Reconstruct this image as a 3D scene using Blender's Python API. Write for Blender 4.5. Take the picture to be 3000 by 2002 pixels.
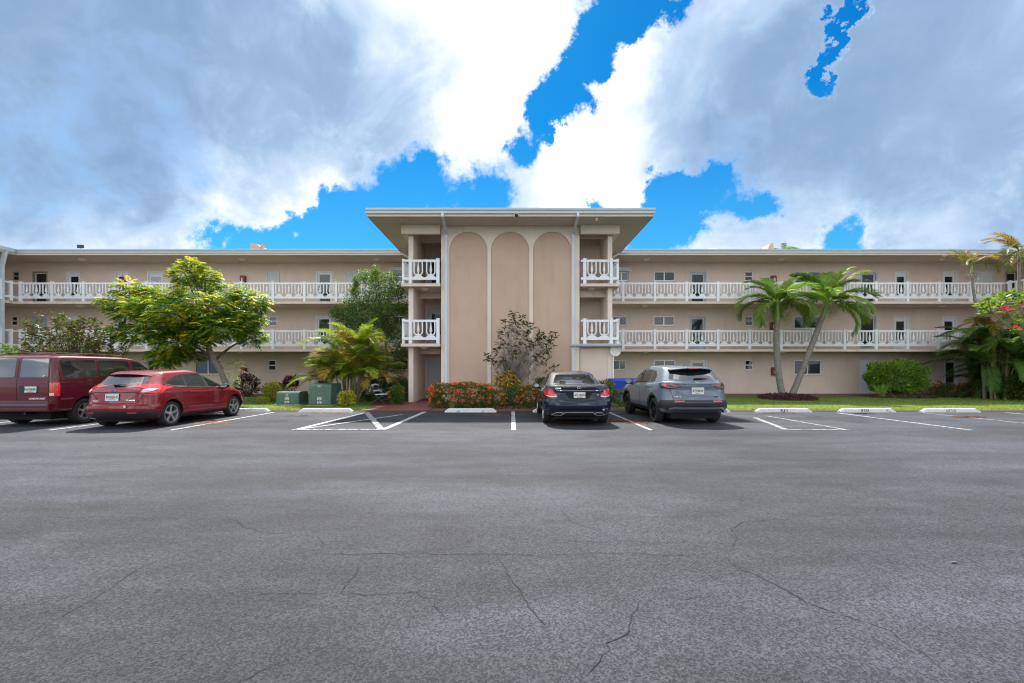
import bpy, bmesh, math, random
import numpy as np
from mathutils import Vector, Matrix
from mathutils.bvhtree import BVHTree
from mathutils.geometry import delaunay_2d_cdt

R = math.radians
SC = bpy.context.scene
COL = SC.collection
for _o in list(bpy.data.objects): bpy.data.objects.remove(_o)

# ------------------------------------------------------------------ camera, sky, sun, exposure
cam_data = bpy.data.cameras.new('camera')
cam = bpy.data.objects.new('camera', cam_data); COL.objects.link(cam)
cam.location = (0, 0, 1.45); cam.rotation_euler = (R(90), 0, 0)
cam_data.sensor_width = 36; cam_data.lens = 15.6; cam_data.shift_y = 0.029
cam_data.clip_start = 0.05; cam_data.clip_end = 3000
SC.camera = cam
SC.render.resolution_x, SC.render.resolution_y = 1024, 683
SC.view_settings.view_transform = 'Standard'; SC.view_settings.look = 'None'
SC.view_settings.gamma = 1; SC.view_settings.use_curve_mapping = False
SC.view_settings.exposure = 1.48
SC.cycles.pixel_filter_type = 'BLACKMAN_HARRIS'; SC.cycles.filter_width = 1.15
SC.cycles.use_denoising = True; SC.cycles.denoiser = 'OPENIMAGEDENOISE'; SC.cycles.denoising_input_passes = 'RGB_ALBEDO_NORMAL'
SC.cycles.max_bounces = 8; SC.cycles.transparent_max_bounces = 12
SC.cycles.caustics_reflective = False; SC.cycles.caustics_refractive = False

SUN_EL, SUN_AZ = 53.0, -9.0       # azimuth: degrees from +y, negative = left
sdir = Vector((math.sin(R(SUN_AZ))*math.cos(R(SUN_EL)), math.cos(R(SUN_AZ))*math.cos(R(SUN_EL)), math.sin(R(SUN_EL))))
sun_data = bpy.data.lights.new('sun', 'SUN'); sun_data.energy = 3.4; sun_data.angle = R(2.0); sun_data.color = (1, .95, .87)
sun = bpy.data.objects.new('sun', sun_data); COL.objects.link(sun)
sun.rotation_euler = sdir.to_track_quat('Z', 'Y').to_euler(); sun.location = (0, 30, 40)

def build_world():
    w = bpy.data.worlds.new('World'); SC.world = w; w.use_nodes = True
    nt = w.node_tree; nt.nodes.clear(); N = nt.nodes.new; L = nt.links.new
    out = N('ShaderNodeOutputWorld'); bg = N('ShaderNodeBackground'); bg.inputs[1].default_value = 0.10
    L(bg.outputs[0], out.inputs[0])
    sky = N('ShaderNodeTexSky'); sky.sky_type = 'NISHITA'; sky.sun_disc = False
    sky.sun_elevation = R(SUN_EL); sky.sun_rotation = R(SUN_AZ)
    sky.air_density = 1.0; sky.dust_density = 0.2; sky.ozone_density = 2.2
    hs = N('ShaderNodeHueSaturation'); hs.inputs['Saturation'].default_value = 1.45; hs.inputs['Value'].default_value = 0.95
    L(sky.outputs[0], hs.inputs['Color'])
    tint = N('ShaderNodeMix'); tint.data_type = 'RGBA'; tint.blend_type = 'MULTIPLY'; tint.inputs[0].default_value = 1
    L(hs.outputs[0], tint.inputs[6]); tint.inputs[7].default_value = (.07, .48, .53, 1)
    tc = N('ShaderNodeTexCoord')
    def vm(op, a, b=None, v=None):
        n = N('ShaderNodeVectorMath'); n.operation = op; L(a, n.inputs[0])
        if b is not None: L(b, n.inputs[1])
        if v is not None: n.inputs[1].default_value = v
        return n
    def m(op, a, b=None, c=None, clamp=False):
        n = N('ShaderNodeMath'); n.operation = op; n.use_clamp = clamp
        for i, x in enumerate((a, b, c)):
            if x is None: continue
            if isinstance(x, (int, float)): n.inputs[i].default_value = x
            else: L(x, n.inputs[i])
        return n.outputs[0]
    def mr(x, a, b, c=0, d=1, t='SMOOTHSTEP'):
        n = N('ShaderNodeMapRange'); n.interpolation_type = t; L(x, n.inputs[0])
        for i, q in enumerate((a, b, c, d)): n.inputs[i+1].default_value = q
        return n.outputs[0]
    D = vm('NORMALIZE', tc.outputs['Generated']).outputs[0]
    sep = N('ShaderNodeSeparateXYZ'); L(D, sep.inputs[0])
    zc = m('ADD', m('MAXIMUM', sep.outputs[2], 0.0), 0.30)
    cmb = N('ShaderNodeCombineXYZ')
    L(m('DIVIDE', sep.outputs[0], zc), cmb.inputs[0]); L(m('DIVIDE', sep.outputs[1], zc), cmb.inputs[1])
    P = cmb.outputs[0]
    def noise(vec, scale, detail, rough=.55, off=(0, 0, 0), dist=0):
        mp = N('ShaderNodeMapping'); mp.inputs[1].default_value = off; L(vec, mp.inputs[0])
        n = N('ShaderNodeTexNoise'); n.inputs['Scale'].default_value = scale; n.inputs['Detail'].default_value = detail
        n.inputs['Roughness'].default_value = rough; n.inputs['Distortion'].default_value = dist
        L(mp.outputs[0], n.inputs['Vector']); return n.outputs[0]
    # ragged edges: the direction is jittered by fractal noise before the cloud masses are measured
    wn = N('ShaderNodeTexNoise'); wn.inputs['Scale'].default_value = 6.0; wn.inputs['Detail'].default_value = 7; wn.inputs['Roughness'].default_value = .66
    L(D, wn.inputs['Vector'])
    wv = vm('SCALE', vm('SUBTRACT', wn.outputs['Color'], v=(.5, .5, .5)).outputs[0]); wv.inputs['Scale'].default_value = .26
    DW = vm('ADD', D, wv.outputs[0]).outputs[0]
    big = noise(P, 1.15, 2, .5, (3.1, 1.7, 0))
    fine = noise(D, 11.0, 6, .60, (.3, .1, .8), .4)
    soft = noise(D, 2.6, 6, .55, (1.3, 7.7, 2.2), .6)
    def blobs(lst, V=None):
        acc = None
        for px, py, r, w_ in lst:
            v = Vector(((px-1500)/1300, 1, (1088-py)/1300)); nn = v.length; v.normalize()
            dn = vm('DISTANCE', V or DW, v=tuple(v)).outputs[1]
            val = mr(dn, r/1300/nn, 0, 0, w_)
            acc = val if acc is None else m('ADD', acc, val)
        return acc
    gaps = [(1850, -30, 160, 1.05), (1755, 120, 105, .95), (1680, 255, 125, 1.05), (1600, 355, 105, .95), (1510, 440, 90, .75), (1280, 520, 130, .85), (1130, 620, 190, 1.0),
            (960, 690, 190, .95), (720, 730, 150, .75), (1420, 610, 150, .7), (1720, 610, 110, .5), (2010, 570, 140, .95), (1920, 680, 180, .95), (2180, 610, 110, .6),
            (2475, 10, 62, 1.1), (2465, 75, 50, 1.0), (2450, 135, 55, 1.1), (2425, 200, 48, 1.0), (2395, 260, 66, 1.1), (2480, 740, 150, .6)]
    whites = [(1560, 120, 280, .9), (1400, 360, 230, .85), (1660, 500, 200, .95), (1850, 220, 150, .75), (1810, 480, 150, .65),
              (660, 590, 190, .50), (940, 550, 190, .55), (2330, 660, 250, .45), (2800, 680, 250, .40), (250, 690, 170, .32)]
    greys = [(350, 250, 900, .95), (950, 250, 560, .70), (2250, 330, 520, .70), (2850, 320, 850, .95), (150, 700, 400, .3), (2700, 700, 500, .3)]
    cov = m('ADD', m('MULTIPLY', big, .50), .46)
    cov = m('SUBTRACT', cov, blobs(gaps))
    cov = m('ADD', cov, m('MULTIPLY', m('SUBTRACT', fine, .5), .72))
    al = N('ShaderNodeMapRange'); al.interpolation_type = 'SMOOTHSTEP'; L(cov, al.inputs[0]); al.inputs[1].default_value = .26
    L(mr(soft, .40, .62, .46, .72), al.inputs[2]); alpha = al.outputs[0]
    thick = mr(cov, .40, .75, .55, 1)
    base = m('MINIMUM', m('ADD', mr(soft, .36, .62, .0, .42), blobs(greys, D)), 1.0)  # baseline whitened so clouds out of view light the facade; greys mute visible ones
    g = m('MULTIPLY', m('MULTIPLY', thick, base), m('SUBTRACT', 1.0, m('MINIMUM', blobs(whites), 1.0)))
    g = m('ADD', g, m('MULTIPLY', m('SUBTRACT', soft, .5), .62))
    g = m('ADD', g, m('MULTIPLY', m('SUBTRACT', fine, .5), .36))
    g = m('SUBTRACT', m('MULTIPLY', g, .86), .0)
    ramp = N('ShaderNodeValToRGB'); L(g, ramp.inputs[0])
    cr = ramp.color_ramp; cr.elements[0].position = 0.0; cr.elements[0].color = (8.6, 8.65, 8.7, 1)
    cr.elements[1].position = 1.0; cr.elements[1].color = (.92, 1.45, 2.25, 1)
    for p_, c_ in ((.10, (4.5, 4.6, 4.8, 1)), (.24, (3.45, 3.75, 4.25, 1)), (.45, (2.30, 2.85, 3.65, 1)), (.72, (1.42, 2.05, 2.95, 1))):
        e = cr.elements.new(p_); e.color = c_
    hz = N('ShaderNodeMix'); hz.data_type = 'RGBA'; L(mr(sep.outputs[2], .0, .48, .42, .0, 'LINEAR'), hz.inputs[0]); L(tint.outputs[2], hz.inputs[6]); hz.inputs[7].default_value = (1.0, 2.7, 3.7, 1)
    mix = N('ShaderNodeMix'); mix.data_type = 'RGBA'
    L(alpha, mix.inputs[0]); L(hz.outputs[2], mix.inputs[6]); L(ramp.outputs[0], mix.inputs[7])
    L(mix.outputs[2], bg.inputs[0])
    w.cycles.sampling_method = 'MANUAL'; w.cycles.sample_map_resolution = 256
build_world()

# ------------------------------------------------------------------ helpers
FPX = 1300.0
def PX(px, d): return (px-1500)*d/FPX
def PZ(py, d): return 1.45+(1088-py)*d/FPX
def gnd(px, py, z=0.0):
    d = FPX*(1.45-z)/(py-1088); return Vector((PX(px, d), d, z))

def world_of(o):
    if o is None: return Matrix.Identity(4)
    base = Matrix.LocRotScale(o.location, o.rotation_euler, o.scale)
    if o.parent: return world_of(o.parent) @ o.matrix_parent_inverse @ base
    return base
def adopt(o, parent, world=False):
    o.parent = parent
    if world: o.matrix_parent_inverse = world_of(parent).inverted()
    return o
def tag(o, label=None, cat=None, group=None, kind=None):
    if label: o['label'] = label
    if cat: o['category'] = cat
    if group: o['group'] = group
    if kind: o['kind'] = kind
    return o
def thing(name, label, cat, loc=(0, 0, 0), rz=0, group=None):
    o = bpy.data.objects.new(name, None); COL.objects.link(o)
    o.empty_display_size = .2; o.location = loc; o.rotation_euler = (0, 0, rz)
    return tag(o, label, cat, group)
def link_mesh(name, me, mat=None, parent=None, world=False, loc=None, rot=None, scale=None):
    o = bpy.data.objects.new(name, me); COL.objects.link(o)
    if mat is not None and len(me.materials) == 0: me.materials.append(mat)
    if loc is not None: o.location = loc
    if rot is not None: o.rotation_euler = rot
    if scale is not None: o.scale = scale
    if parent is not None: adopt(o, parent, world)
    return o
def copy_tree(o, parent=None):
    c = o.copy(); COL.objects.link(c); c.parent = parent
    for ch in o.children: copy_tree(ch, c)
    return c
def set_smooth(me, angle=None):
    me.polygons.foreach_set('use_smooth', [True]*len(me.polygons))
    if angle is not None: me.set_sharp_from_angle(angle=R(angle))

class MB:
    """collects verts / faces and links them as one mesh object"""
    def __init__(s): s.v = []; s.f = []; s.mi = []; s.cur = 0
    def add(s, vs, fs):
        b = len(s.v); s.v += [tuple(q) for q in vs]
        for f in fs: s.f.append(tuple(i+b for i in f)); s.mi.append(s.cur)
    def box(s, x0, x1, y0, y1, z0, z1):
        s.add([(x0,y0,z0),(x1,y0,z0),(x1,y1,z0),(x0,y1,z0),(x0,y0,z1),(x1,y0,z1),(x1,y1,z1),(x0,y1,z1)],
              [(0,3,2,1),(4,5,6,7),(0,1,5,4),(1,2,6,5),(2,3,7,6),(3,0,4,7)])
    def cbox(s, c, sx, sy, sz): s.box(c[0]-sx/2, c[0]+sx/2, c[1]-sy/2, c[1]+sy/2, c[2]-sz/2, c[2]+sz/2)
    def prism_y(s, pts, y0, y1):      # polygon (x,z) extruded in y ; pts counter-clockwise seen from -y
        n = len(pts)
        s.add([(p[0], y0, p[1]) for p in pts]+[(p[0], y1, p[1]) for p in pts],
              [tuple(range(n)), tuple(range(2*n-1, n-1, -1))]+[((i+1) % n, i, n+i, n+(i+1) % n) for i in range(n)])
    def prism_x(s, pts, x0, x1):      # polygon (y,z) extruded in x
        n = len(pts)
        s.add([(x0, p[0], p[1]) for p in pts]+[(x1, p[0], p[1]) for p in pts],
              [tuple(range(n-1, -1, -1)), tuple(range(n, 2*n))]+[(i, (i+1) % n, n+(i+1) % n, n+i) for i in range(n)])
    def prism_z(s, pts, z0, z1):      # polygon (x,y) extruded in z, counter-clockwise from above
        n = len(pts)
        s.add([(p[0], p[1], z0) for p in pts]+[(p[0], p[1], z1) for p in pts],
              [tuple(range(n-1, -1, -1)), tuple(range(n, 2*n))]+[(i, (i+1) % n, n+(i+1) % n, n+i) for i in range(n)])
    def tube(s, pts, rads, n=8, cap=True):
        pts = [Vector(p) for p in pts]; b = len(s.v); rings = []
        if isinstance(rads, (int, float)): rads = [rads]*len(pts)
        up = None
        for i, p in enumerate(pts):
            t = (pts[min(i+1, len(pts)-1)]-pts[max(i-1, 0)]).normalized()
            if up is None: up = Vector((0, 0, 1)) if abs(t.z) < .9 else Vector((1, 0, 0))
            a = t.cross(up)
            if a.length < 1e-4: a = t.cross(Vector((0, 1, .3)))
            a.normalize(); c = a.cross(t).normalized(); up = c
            rings.append([p+(a*math.cos(2*math.pi*k/n)+c*math.sin(2*math.pi*k/n))*rads[i] for k in range(n)])
        vs = [q for r_ in rings for q in r_]; fs = []
        for i in range(len(pts)-1):
            for k in range(n):
                fs.append((i*n+k, i*n+(k+1) % n, (i+1)*n+(k+1) % n, (i+1)*n+k))
        if cap: fs += [tuple(range(n-1, -1, -1)), tuple((len(pts)-1)*n+k for k in range(n))]
        s.add(vs, fs)
    def lathe(s, prof, c=(0, 0, 0), axis='z', n=16, cap=True):   # prof: (r, h)
        vs = []; fs = []
        for r_, h in prof:
            for k in range(n):
                a = 2*math.pi*k/n; q = (r_*math.cos(a), r_*math.sin(a), h)
                if axis == 'y': q = (q[0], q[2], -q[1])
                if axis == 'x': q = (q[2], q[0], q[1])
                vs.append((q[0]+c[0], q[1]+c[1], q[2]+c[2]))
        m_ = len(prof)
        for i in range(m_-1):
            for k in range(n): fs.append((i*n+k, i*n+(k+1) % n, (i+1)*n+(k+1) % n, (i+1)*n+k))
        if cap: fs += [tuple(range(n-1, -1, -1)), tuple((m_-1)*n+k for k in range(n))]
        s.add(vs, fs)
    def mesh(s, name, mats=None, smooth=False, angle=35):
        me = bpy.data.meshes.new(name); me.from_pydata(s.v, [], s.f)
        if mats is not None:
            for m_ in (mats if isinstance(mats, (list, tuple)) else [mats]): me.materials.append(m_)
        if any(s.mi): me.polygons.foreach_set('material_index', s.mi)
        if smooth: set_smooth(me, angle)
        me.update(); return me
    def build(s, name, mat=None, parent=None, world=False, smooth=False, angle=35, loc=None, rot=None):
        return link_mesh(name, s.mesh(name, mat, smooth, angle), None, parent, world, loc, rot)

def text_mesh(txt, size=1.0, depth=0.004, name='lettering', bold=0.0, sx=1.0):
    cu = bpy.data.curves.new(name, 'FONT'); cu.body = txt; cu.size = size; cu.extrude = depth
    cu.align_x = 'CENTER'; cu.align_y = 'CENTER'; cu.offset = bold; cu.resolution_u = 2
    o = bpy.data.objects.new(name, cu); COL.objects.link(o)
    dg = bpy.context.evaluated_depsgraph_get(); dg.update()
    me = bpy.data.meshes.new_from_object(o.evaluated_get(dg))
    bpy.data.objects.remove(o); bpy.data.curves.remove(cu); me.name = name
    me.transform(Matrix.Diagonal((sx, 1, 1, 1)) )
    me.transform(Matrix.Rotation(R(90), 4, 'X'))      # text in x-z plane, read from -y
    return me

# ------------------------------------------------------------------ materials
MAT = {}
def pm(name, col, rough=.6, metal=0, var=0.0, vscale=3.0, bump=0.0, bscale=40.0, spec=.5, coat=0.0, stretch=(1, 1, 1), stain=None, attr=None, transl=None, detail=5, emit=None, bdist=.01):
    m = bpy.data.materials.new(name); m.use_nodes = True; nt = m.node_tree; N = nt.nodes.new; L = nt.links.new
    b = nt.nodes['Principled BSDF']; b.inputs['Roughness'].default_value = rough; b.inputs['Metallic'].default_value = metal
    b.inputs['Specular IOR Level'].default_value = spec; b.inputs['Coat Weight'].default_value = coat; b.inputs['Coat Roughness'].default_value = .03
    b.inputs['Base Color'].default_value = (*col, 1)
    src = None
    geo = N('ShaderNodeNewGeometry'); mp = N('ShaderNodeMapping'); mp.inputs[3].default_value = stretch; L(geo.outputs['Position'], mp.inputs[0])
    if attr:
        a = N('ShaderNodeAttribute'); a.attribute_name = attr; src = a.outputs['Color']
    if var > 0:
        n = N('ShaderNodeTexNoise'); n.inputs['Scale'].default_value = vscale; n.inputs['Detail'].default_value = detail; L(mp.outputs[0], n.inputs['Vector'])
        mr = N('ShaderNodeMapRange'); mr.inputs[1].default_value = .3; mr.inputs[2].default_value = .7; mr.inputs[3].default_value = 1-var; mr.inputs[4].default_value = 1+var
        L(n.outputs[0], mr.inputs[0])
        mx = N('ShaderNodeVectorMath'); mx.operation = 'SCALE'; L(mr.outputs[0], mx.inputs['Scale'])
        if src: L(src, mx.inputs[0])
        else: mx.inputs[0].default_value = col
        src = mx.outputs[0]
    if stain:
        scol, sscale, lo, hi, sstr = stain
        mp2 = N('ShaderNodeMapping'); mp2.inputs[3].default_value = sstr; L(geo.outputs['Position'], mp2.inputs[0])
        n2 = N('ShaderNodeTexNoise'); n2.inputs['Scale'].default_value = sscale; n2.inputs['Detail'].default_value = 7; n2.inputs['Roughness'].default_value = .62; L(mp2.outputs[0], n2.inputs['Vector'])
        mr2 = N('ShaderNodeMapRange'); mr2.inputs[1].default_value = lo; mr2.inputs[2].default_value = hi; L(n2.outputs[0], mr2.inputs[0])
        mx2 = N('ShaderNodeMix'); mx2.data_type = 'RGBA'; L(mr2.outputs[0], mx2.inputs[0])
        if src: L(src, mx2.inputs[6])
        else: mx2.inputs[6].default_value = (*col, 1)
        mx2.inputs[7].default_value = (*scol, 1); src = mx2.outputs[2]
    if src: L(src, b.inputs['Base Color'])
    if bump > 0:
        n3 = N('ShaderNodeTexNoise'); n3.inputs['Scale'].default_value = bscale; n3.inputs['Detail'].default_value = 4; L(geo.outputs['Position'], n3.inputs['Vector'])
        bp = N('ShaderNodeBump'); bp.inputs['Strength'].default_value = bump; bp.inputs['Distance'].default_value = bdist; L(n3.outputs[0], bp.inputs['Height']); L(bp.outputs[0], b.inputs['Normal'])
    if transl:
        tr = N('ShaderNodeBsdfTranslucent'); ms = N('ShaderNodeMixShader'); ms.inputs[0].default_value = transl
        if src: L(src, tr.inputs[0])
        else: tr.inputs[0].default_value = (*col, 1)
        L(b.outputs[0], ms.inputs[1]); L(tr.outputs[0], ms.inputs[2]); L(ms.outputs[0], nt.nodes['Material Output'].inputs[0])
    if emit:
        b.inputs['Emission Color'].default_value = (*emit[0], 1); b.inputs['Emission Strength'].default_value = emit[1]
    MAT[name] = m; return m
def glass_mat(name, tint, gl=.06, opac=.5, rough=.02):
    m = bpy.data.materials.new(name); m.use_nodes = True; nt = m.node_tree; N = nt.nodes.new; L = nt.links.new
    nt.nodes.remove(nt.nodes['Principled BSDF'])
    tr = N('ShaderNodeBsdfTransparent'); tr.inputs[0].default_value = (*tint, 1)
    df = N('ShaderNodeBsdfDiffuse'); df.inputs[0].default_value = (tint[0]*.06, tint[1]*.06, tint[2]*.06, 1)
    gs = N('ShaderNodeBsdfGlossy'); gs.inputs['Roughness'].default_value = rough; gs.inputs[0].default_value = (.95, .97, 1, 1)
    m1 = N('ShaderNodeMixShader'); m1.inputs[0].default_value = opac; L(tr.outputs[0], m1.inputs[1]); L(df.outputs[0], m1.inputs[2])
    fr = N('ShaderNodeFresnel'); fr.inputs[0].default_value = 1.5
    ad = N('ShaderNodeMath'); ad.operation = 'ADD'; L(fr.outputs[0], ad.inputs[0]); ad.inputs[1].default_value = gl; ad.use_clamp = True
    m2 = N('ShaderNodeMixShader'); L(ad.outputs[0], m2.inputs[0]); L(m1.outputs[0], m2.inputs[1]); L(gs.outputs[0], m2.inputs[2])
    L(m2.outputs[0], nt.nodes['Material Output'].inputs[0]); MAT[name] = m; return m

pm('stucco', (.74, .615, .54), .9, var=.05, vscale=1.1, bump=.35, bscale=60, stain=((.64, .525, .45), 1.2, .58, .82, (1.6, 1.6, .35)), spec=.2)
pm('stucco_tan', (.585, .435, .33), .9, var=.05, vscale=1.0, bump=.4, bscale=45, stain=((.50, .365, .27), 1.3, .52, .80, (1.5, 1.5, .40)), spec=.2)
pm('stucco_cream', (.78, .69, .59), .9, var=.035, vscale=1.4, bump=.3, bscale=60, stain=((.63, .54, .45), 1.6, .60, .82, (2.0, 2.0, .3)), spec=.2)
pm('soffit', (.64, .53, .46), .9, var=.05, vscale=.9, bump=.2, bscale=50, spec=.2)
pm('slab_edge', (.74, .64, .55), .85, var=.07, vscale=2.2, bump=.15, bscale=50, stain=((.50, .42, .35), 3.0, .60, .80, (1, 1, .4)), spec=.2)
pm('floor_paint', (.45, .33, .27), .7, var=.05)
pm('base_band', (.22, .12, .10), .8, var=.1)
pm('white_paint', (.85, .87, .91), .45, var=.03, vscale=5, stain=((.62, .63, .64), 5, .66, .85, (1, 1, .5)))
pm('door_white', (.78, .81, .86), .4, var=.02, vscale=4)
pm('door_grey', (.50, .55, .60), .4, var=.03, vscale=4)
pm('gutter_metal', (.52, .58, .62), .38, metal=.15, var=.06, vscale=2.5, stretch=(1, 1, 6), stain=((.38, .40, .41), 3, .6, .85, (1, 1, 3)))
pm('downspout', (.62, .70, .80), .4, var=.04, vscale=2, stain=((.50, .54, .60), 2, .55, .8, (3, 3, .4)))
pm('stucco_roof', (.46, .34, .28), .9, var=.06, bump=.3, bscale=60)
pm('roof_gravel', (.42, .41, .40), .95, var=.15, vscale=6, bump=.5, bscale=90)
pm('frame_metal', (.60, .62, .63), .35, metal=.5, var=.03)
pm('frame_dark', (.30, .27, .25), .5, var=.06)
pm('blind_pale', (.55, .57, .58), .8, var=.04)
pm('blind_dark', (.05, .055, .06), .8, var=.1)
pm('blind_blue', (.10, .17, .26), .8, var=.1)
pm('shutter_metal', (.66, .70, .75), .45, var=.04, vscale=3)
glass_mat('window_glass', (.75, .82, .84), .0, .35)
glass_mat('screen_glass', (.45, .50, .53), .02, .5, .15)
pm('red_paint', (.22, .010, .014), .35, var=.06, vscale=8)
pm('lamp_white', (.80, .78, .74), .4)
pm('hardware', (.03, .03, .03), .35)
pm('lot_number', (.72, .72, .70), .6)
pm('ink', (.02, .022, .03), .7)
# ------------------------------------------------------------------ the apartment building
WALL_D, EDGE_D, ROOF_D = 26.75, 25.07, 24.95
F = [0.05, 2.69, 5.39]            # floor levels
CEIL = 7.98
BC = -0.07                         # centre line of the entrance block
bld = thing('apartment_building', 'three storey tan apartment building with white railings and arched entrance block', 'building', (BC, 20.1, 0))
def B(mb, name, mat, parent=bld, **k): return mb.build(name, MAT[mat] if isinstance(mat, str) else mat, parent, world=True, **k)

# openings: (kind, px0, px1, floor, options)
OPEN = []
def op(kind, px0, px1, fl, top=None, bot=None, **k):
    x0, x1 = PX(px0, WALL_D), PX(px1, WALL_D)
    if kind == 'door': z0, z1 = F[fl], F[fl]+2.07
    else:
        z1 = F[fl]+2.07 if top is None else PZ(top, WALL_D); z0 = PZ(bot, WALL_D)
    OPEN.append(dict(kind=kind, x0=x0, x1=x1, z0=z0, z1=z1, fl=fl, **k))
WB = {2: 823.5, 1: 954, 0: 1084.5}
# left wing, third floor
op('win', 36, 55, 2, bot=822, style='hung', blind='blind_dark')
op('door', 96, 139, 2, style='screen', frame='frame_dark', glass='dark')
op('door', 195, 236, 2, style='half'); op('door', 336, 377, 2, style='half', decor='wreath'); op('door', 431, 477, 2, style='half', decor='picture', wide=.62)
op('win', 612, 650, 2, bot=829, style='hung', blind='blind_blue')
op('shut', 783, 817, 2, bot=832); op('door', 926, 974, 2, style='full'); op('shut', 1012, 1082, 2, bot=827)
op('win', 1152, 1190, 2, top=796, bot=826, style='hung', blind='blind_dark', awn=True)
# left wing, second floor
op('win', 32, 50, 1, bot=954, style='hung', blind='blind_dark')
op('door', 93, 138, 1, style='panel', frame='door_grey'); op('door', 193, 234, 1, style='half'); op('door', 334, 375, 1, style='half'); op('door', 431, 476, 1, style='half')
op('win', 600, 650, 1, bot=960, style='slide', blind='blind_dark')
op('win', 788, 811, 1, bot=955, style='hung', blind='blind_blue'); op('door', 925, 971, 1, style='full'); op('win', 1013, 1082, 1, bot=957, style='slide', blind='blind_blue')
op('win', 1150, 1190, 1, bot=954, style='slide', blind='blind_dark')
# left wing, ground floor
op('door', 95, 138, 0, style='half'); op('door', 195, 236, 0, style='half'); op('door', 336, 377, 0, style='panel'); op('win', 432, 467, 0, bot=1097, style='slide', blind='blind_dark')
op('win', 570, 647, 0, bot=1097, style='slide', blind='blind_pale'); op('win', 785, 808, 0, bot=1086, style='hung', blind='blind_dark')
op('door', 922, 969, 0, style='full', frame='door_grey'); op('win', 1050, 1100, 0, bot=1084, style='slide', blind='blind_dark'); op('win', 1160, 1196, 0, bot=1083, style='slide', blind='blind_dark')
# right wing, third floor
op('win', 1800, 1841, 2, top=797, bot=823, style='slide', blind='blind_pale', awn=True)
op('win', 1916, 1977, 2, bot=823.5, style='slide', blind='blind_pale'); op('door', 2020, 2070, 2, style='full', frame='door_grey')
op('win', 2182, 2206, 2, bot=823.5, style='hung', blind='blind_pale'); op('win', 2329, 2405, 2, bot=832, style='slide', blind='blind_blue')
op('door', 2520, 2570, 2, style='full', frame='door_grey'); op('door', 2621, 2661, 2, style='half'); op('door', 2762, 2803, 2, style='half')
op('shut', 2857, 2907, 2, bot=826); op('door', 2946, 2982, 2, style='screen', glass='dark', frame='frame_dark')
# right wing, second floor
op('win', 1795, 1836, 1, bot=954, style='slide', blind='blind_blue'); op('win', 1915, 1976, 1, bot=954, style='slide', blind='blind_pale')
op('door', 2019, 2069, 1, style='full', frame='door_grey'); op('win', 2183, 2206, 1, bot=954, style='hung', blind='blind_dark')
op('win', 2327, 2402, 1, bot=963, style='slide', blind='blind_dark'); op('door', 2518, 2568, 1, style='screen', frame='door_grey', glass='dark')
op('door', 2619, 2661, 1, style='half'); op('door', 2761, 2803, 1, style='half'); op('win', 2857, 2905, 1, bot=957, style='slide', blind='blind_dark')
# right wing, ground floor
op('win', 1796, 1834, 0, bot=1083.6, style='slide', blind='blind_stripe'); op('win', 1916, 1978, 0, bot=1083, style='slide', blind='blind_dark')
op('door', 2021, 2071, 0, style='full'); op('win', 2183, 2207, 0, bot=1084.5, style='hung', blind='blind_dark')
op('win', 2327, 2406, 0, bot=1097.5, style='slide', blind='blind_pale'); op('door', 2520, 2567, 0, style='panel'); op('door', 2621, 2660, 0, style='panel')
op('door', 2766, 2806, 0, style='full', glass='dark'); op('door', 2862, 2911, 0, style='screen', glass='dark', frame='frame_metal')
MAT['blind_stripe'] = MAT['blind_pale']

def holed_wall(mb, x0, x1, z0, z1, holes, d, depth=.12):
    xs = sorted({x0, x1} | {q for h in holes for q in (h['x0'], h['x1']) if x0 < q < x1})
    zs = sorted({z0, z1} | {q for h in holes for q in (h['z0'], h['z1']) if z0 < q < z1})
    for i in range(len(xs)-1):
        for k in range(len(zs)-1):
            cx, cz = (xs[i]+xs[i+1])/2, (zs[k]+zs[k+1])/2
            if any(h['x0'] < cx < h['x1'] and h['z0'] < cz < h['z1'] for h in holes): continue
            mb.add([(xs[i], d, zs[k]), (xs[i+1], d, zs[k]), (xs[i+1], d, zs[k+1]), (xs[i], d, zs[k+1])], [(0, 1, 2, 3)])
    for h in holes:
        a, b, c, e = h['x0'], h['x1'], h['z0'], h['z1']
        q = [(a, c), (b, c), (b, e), (a, e)]
        for i in range(4):
            p, r_ = q[i], q[(i+1) % 4]
            mb.add([(p[0], d, p[1]), (p[0], d+depth, p[1]), (r_[0], d+depth, r_[1]), (r_[0], d, r_[1])], [(0, 1, 2, 3)])

LX, RX = -31.2, 31.2
for a, b in ((LX, -4.4), (4.3, RX)):
    mb = MB(); holed_wall(mb, a, b, 0, CEIL+.05, [h for h in OPEN if a < h['x0'] < b], WALL_D)
    B(mb, 'wall', 'stucco')
mb = MB(); mb.box(LX, -4.72, WALL_D-.02, WALL_D-.001, 0.0, .10); mb.box(4.60, RX, WALL_D-.02, WALL_D-.001, 0.0, .10); B(mb, 'wall_base', 'base_band')
for q in ((LX-8, LX), (RX, RX+8)): mb = MB(); mb.box(*q, 12, WALL_D, 0, CEIL); B(mb, 'side_wing_wall', 'stucco')
mb = MB(); mb.box(LX-8, RX+8, WALL_D+.6, 38, 0, CEIL); B(mb, 'building_core', 'blind_dark')

def rect_frame(mb, x0, x1, z0, z1, y0, y1, t):
    mb.box(x0, x1, y0, y1, z0, z0+t); mb.box(x0, x1, y0, y1, z1-t, z1)
    mb.box(x0, x0+t, y0, y1, z0+t, z1-t); mb.box(x1-t, x1, y0, y1, z0+t, z1-t)

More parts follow.
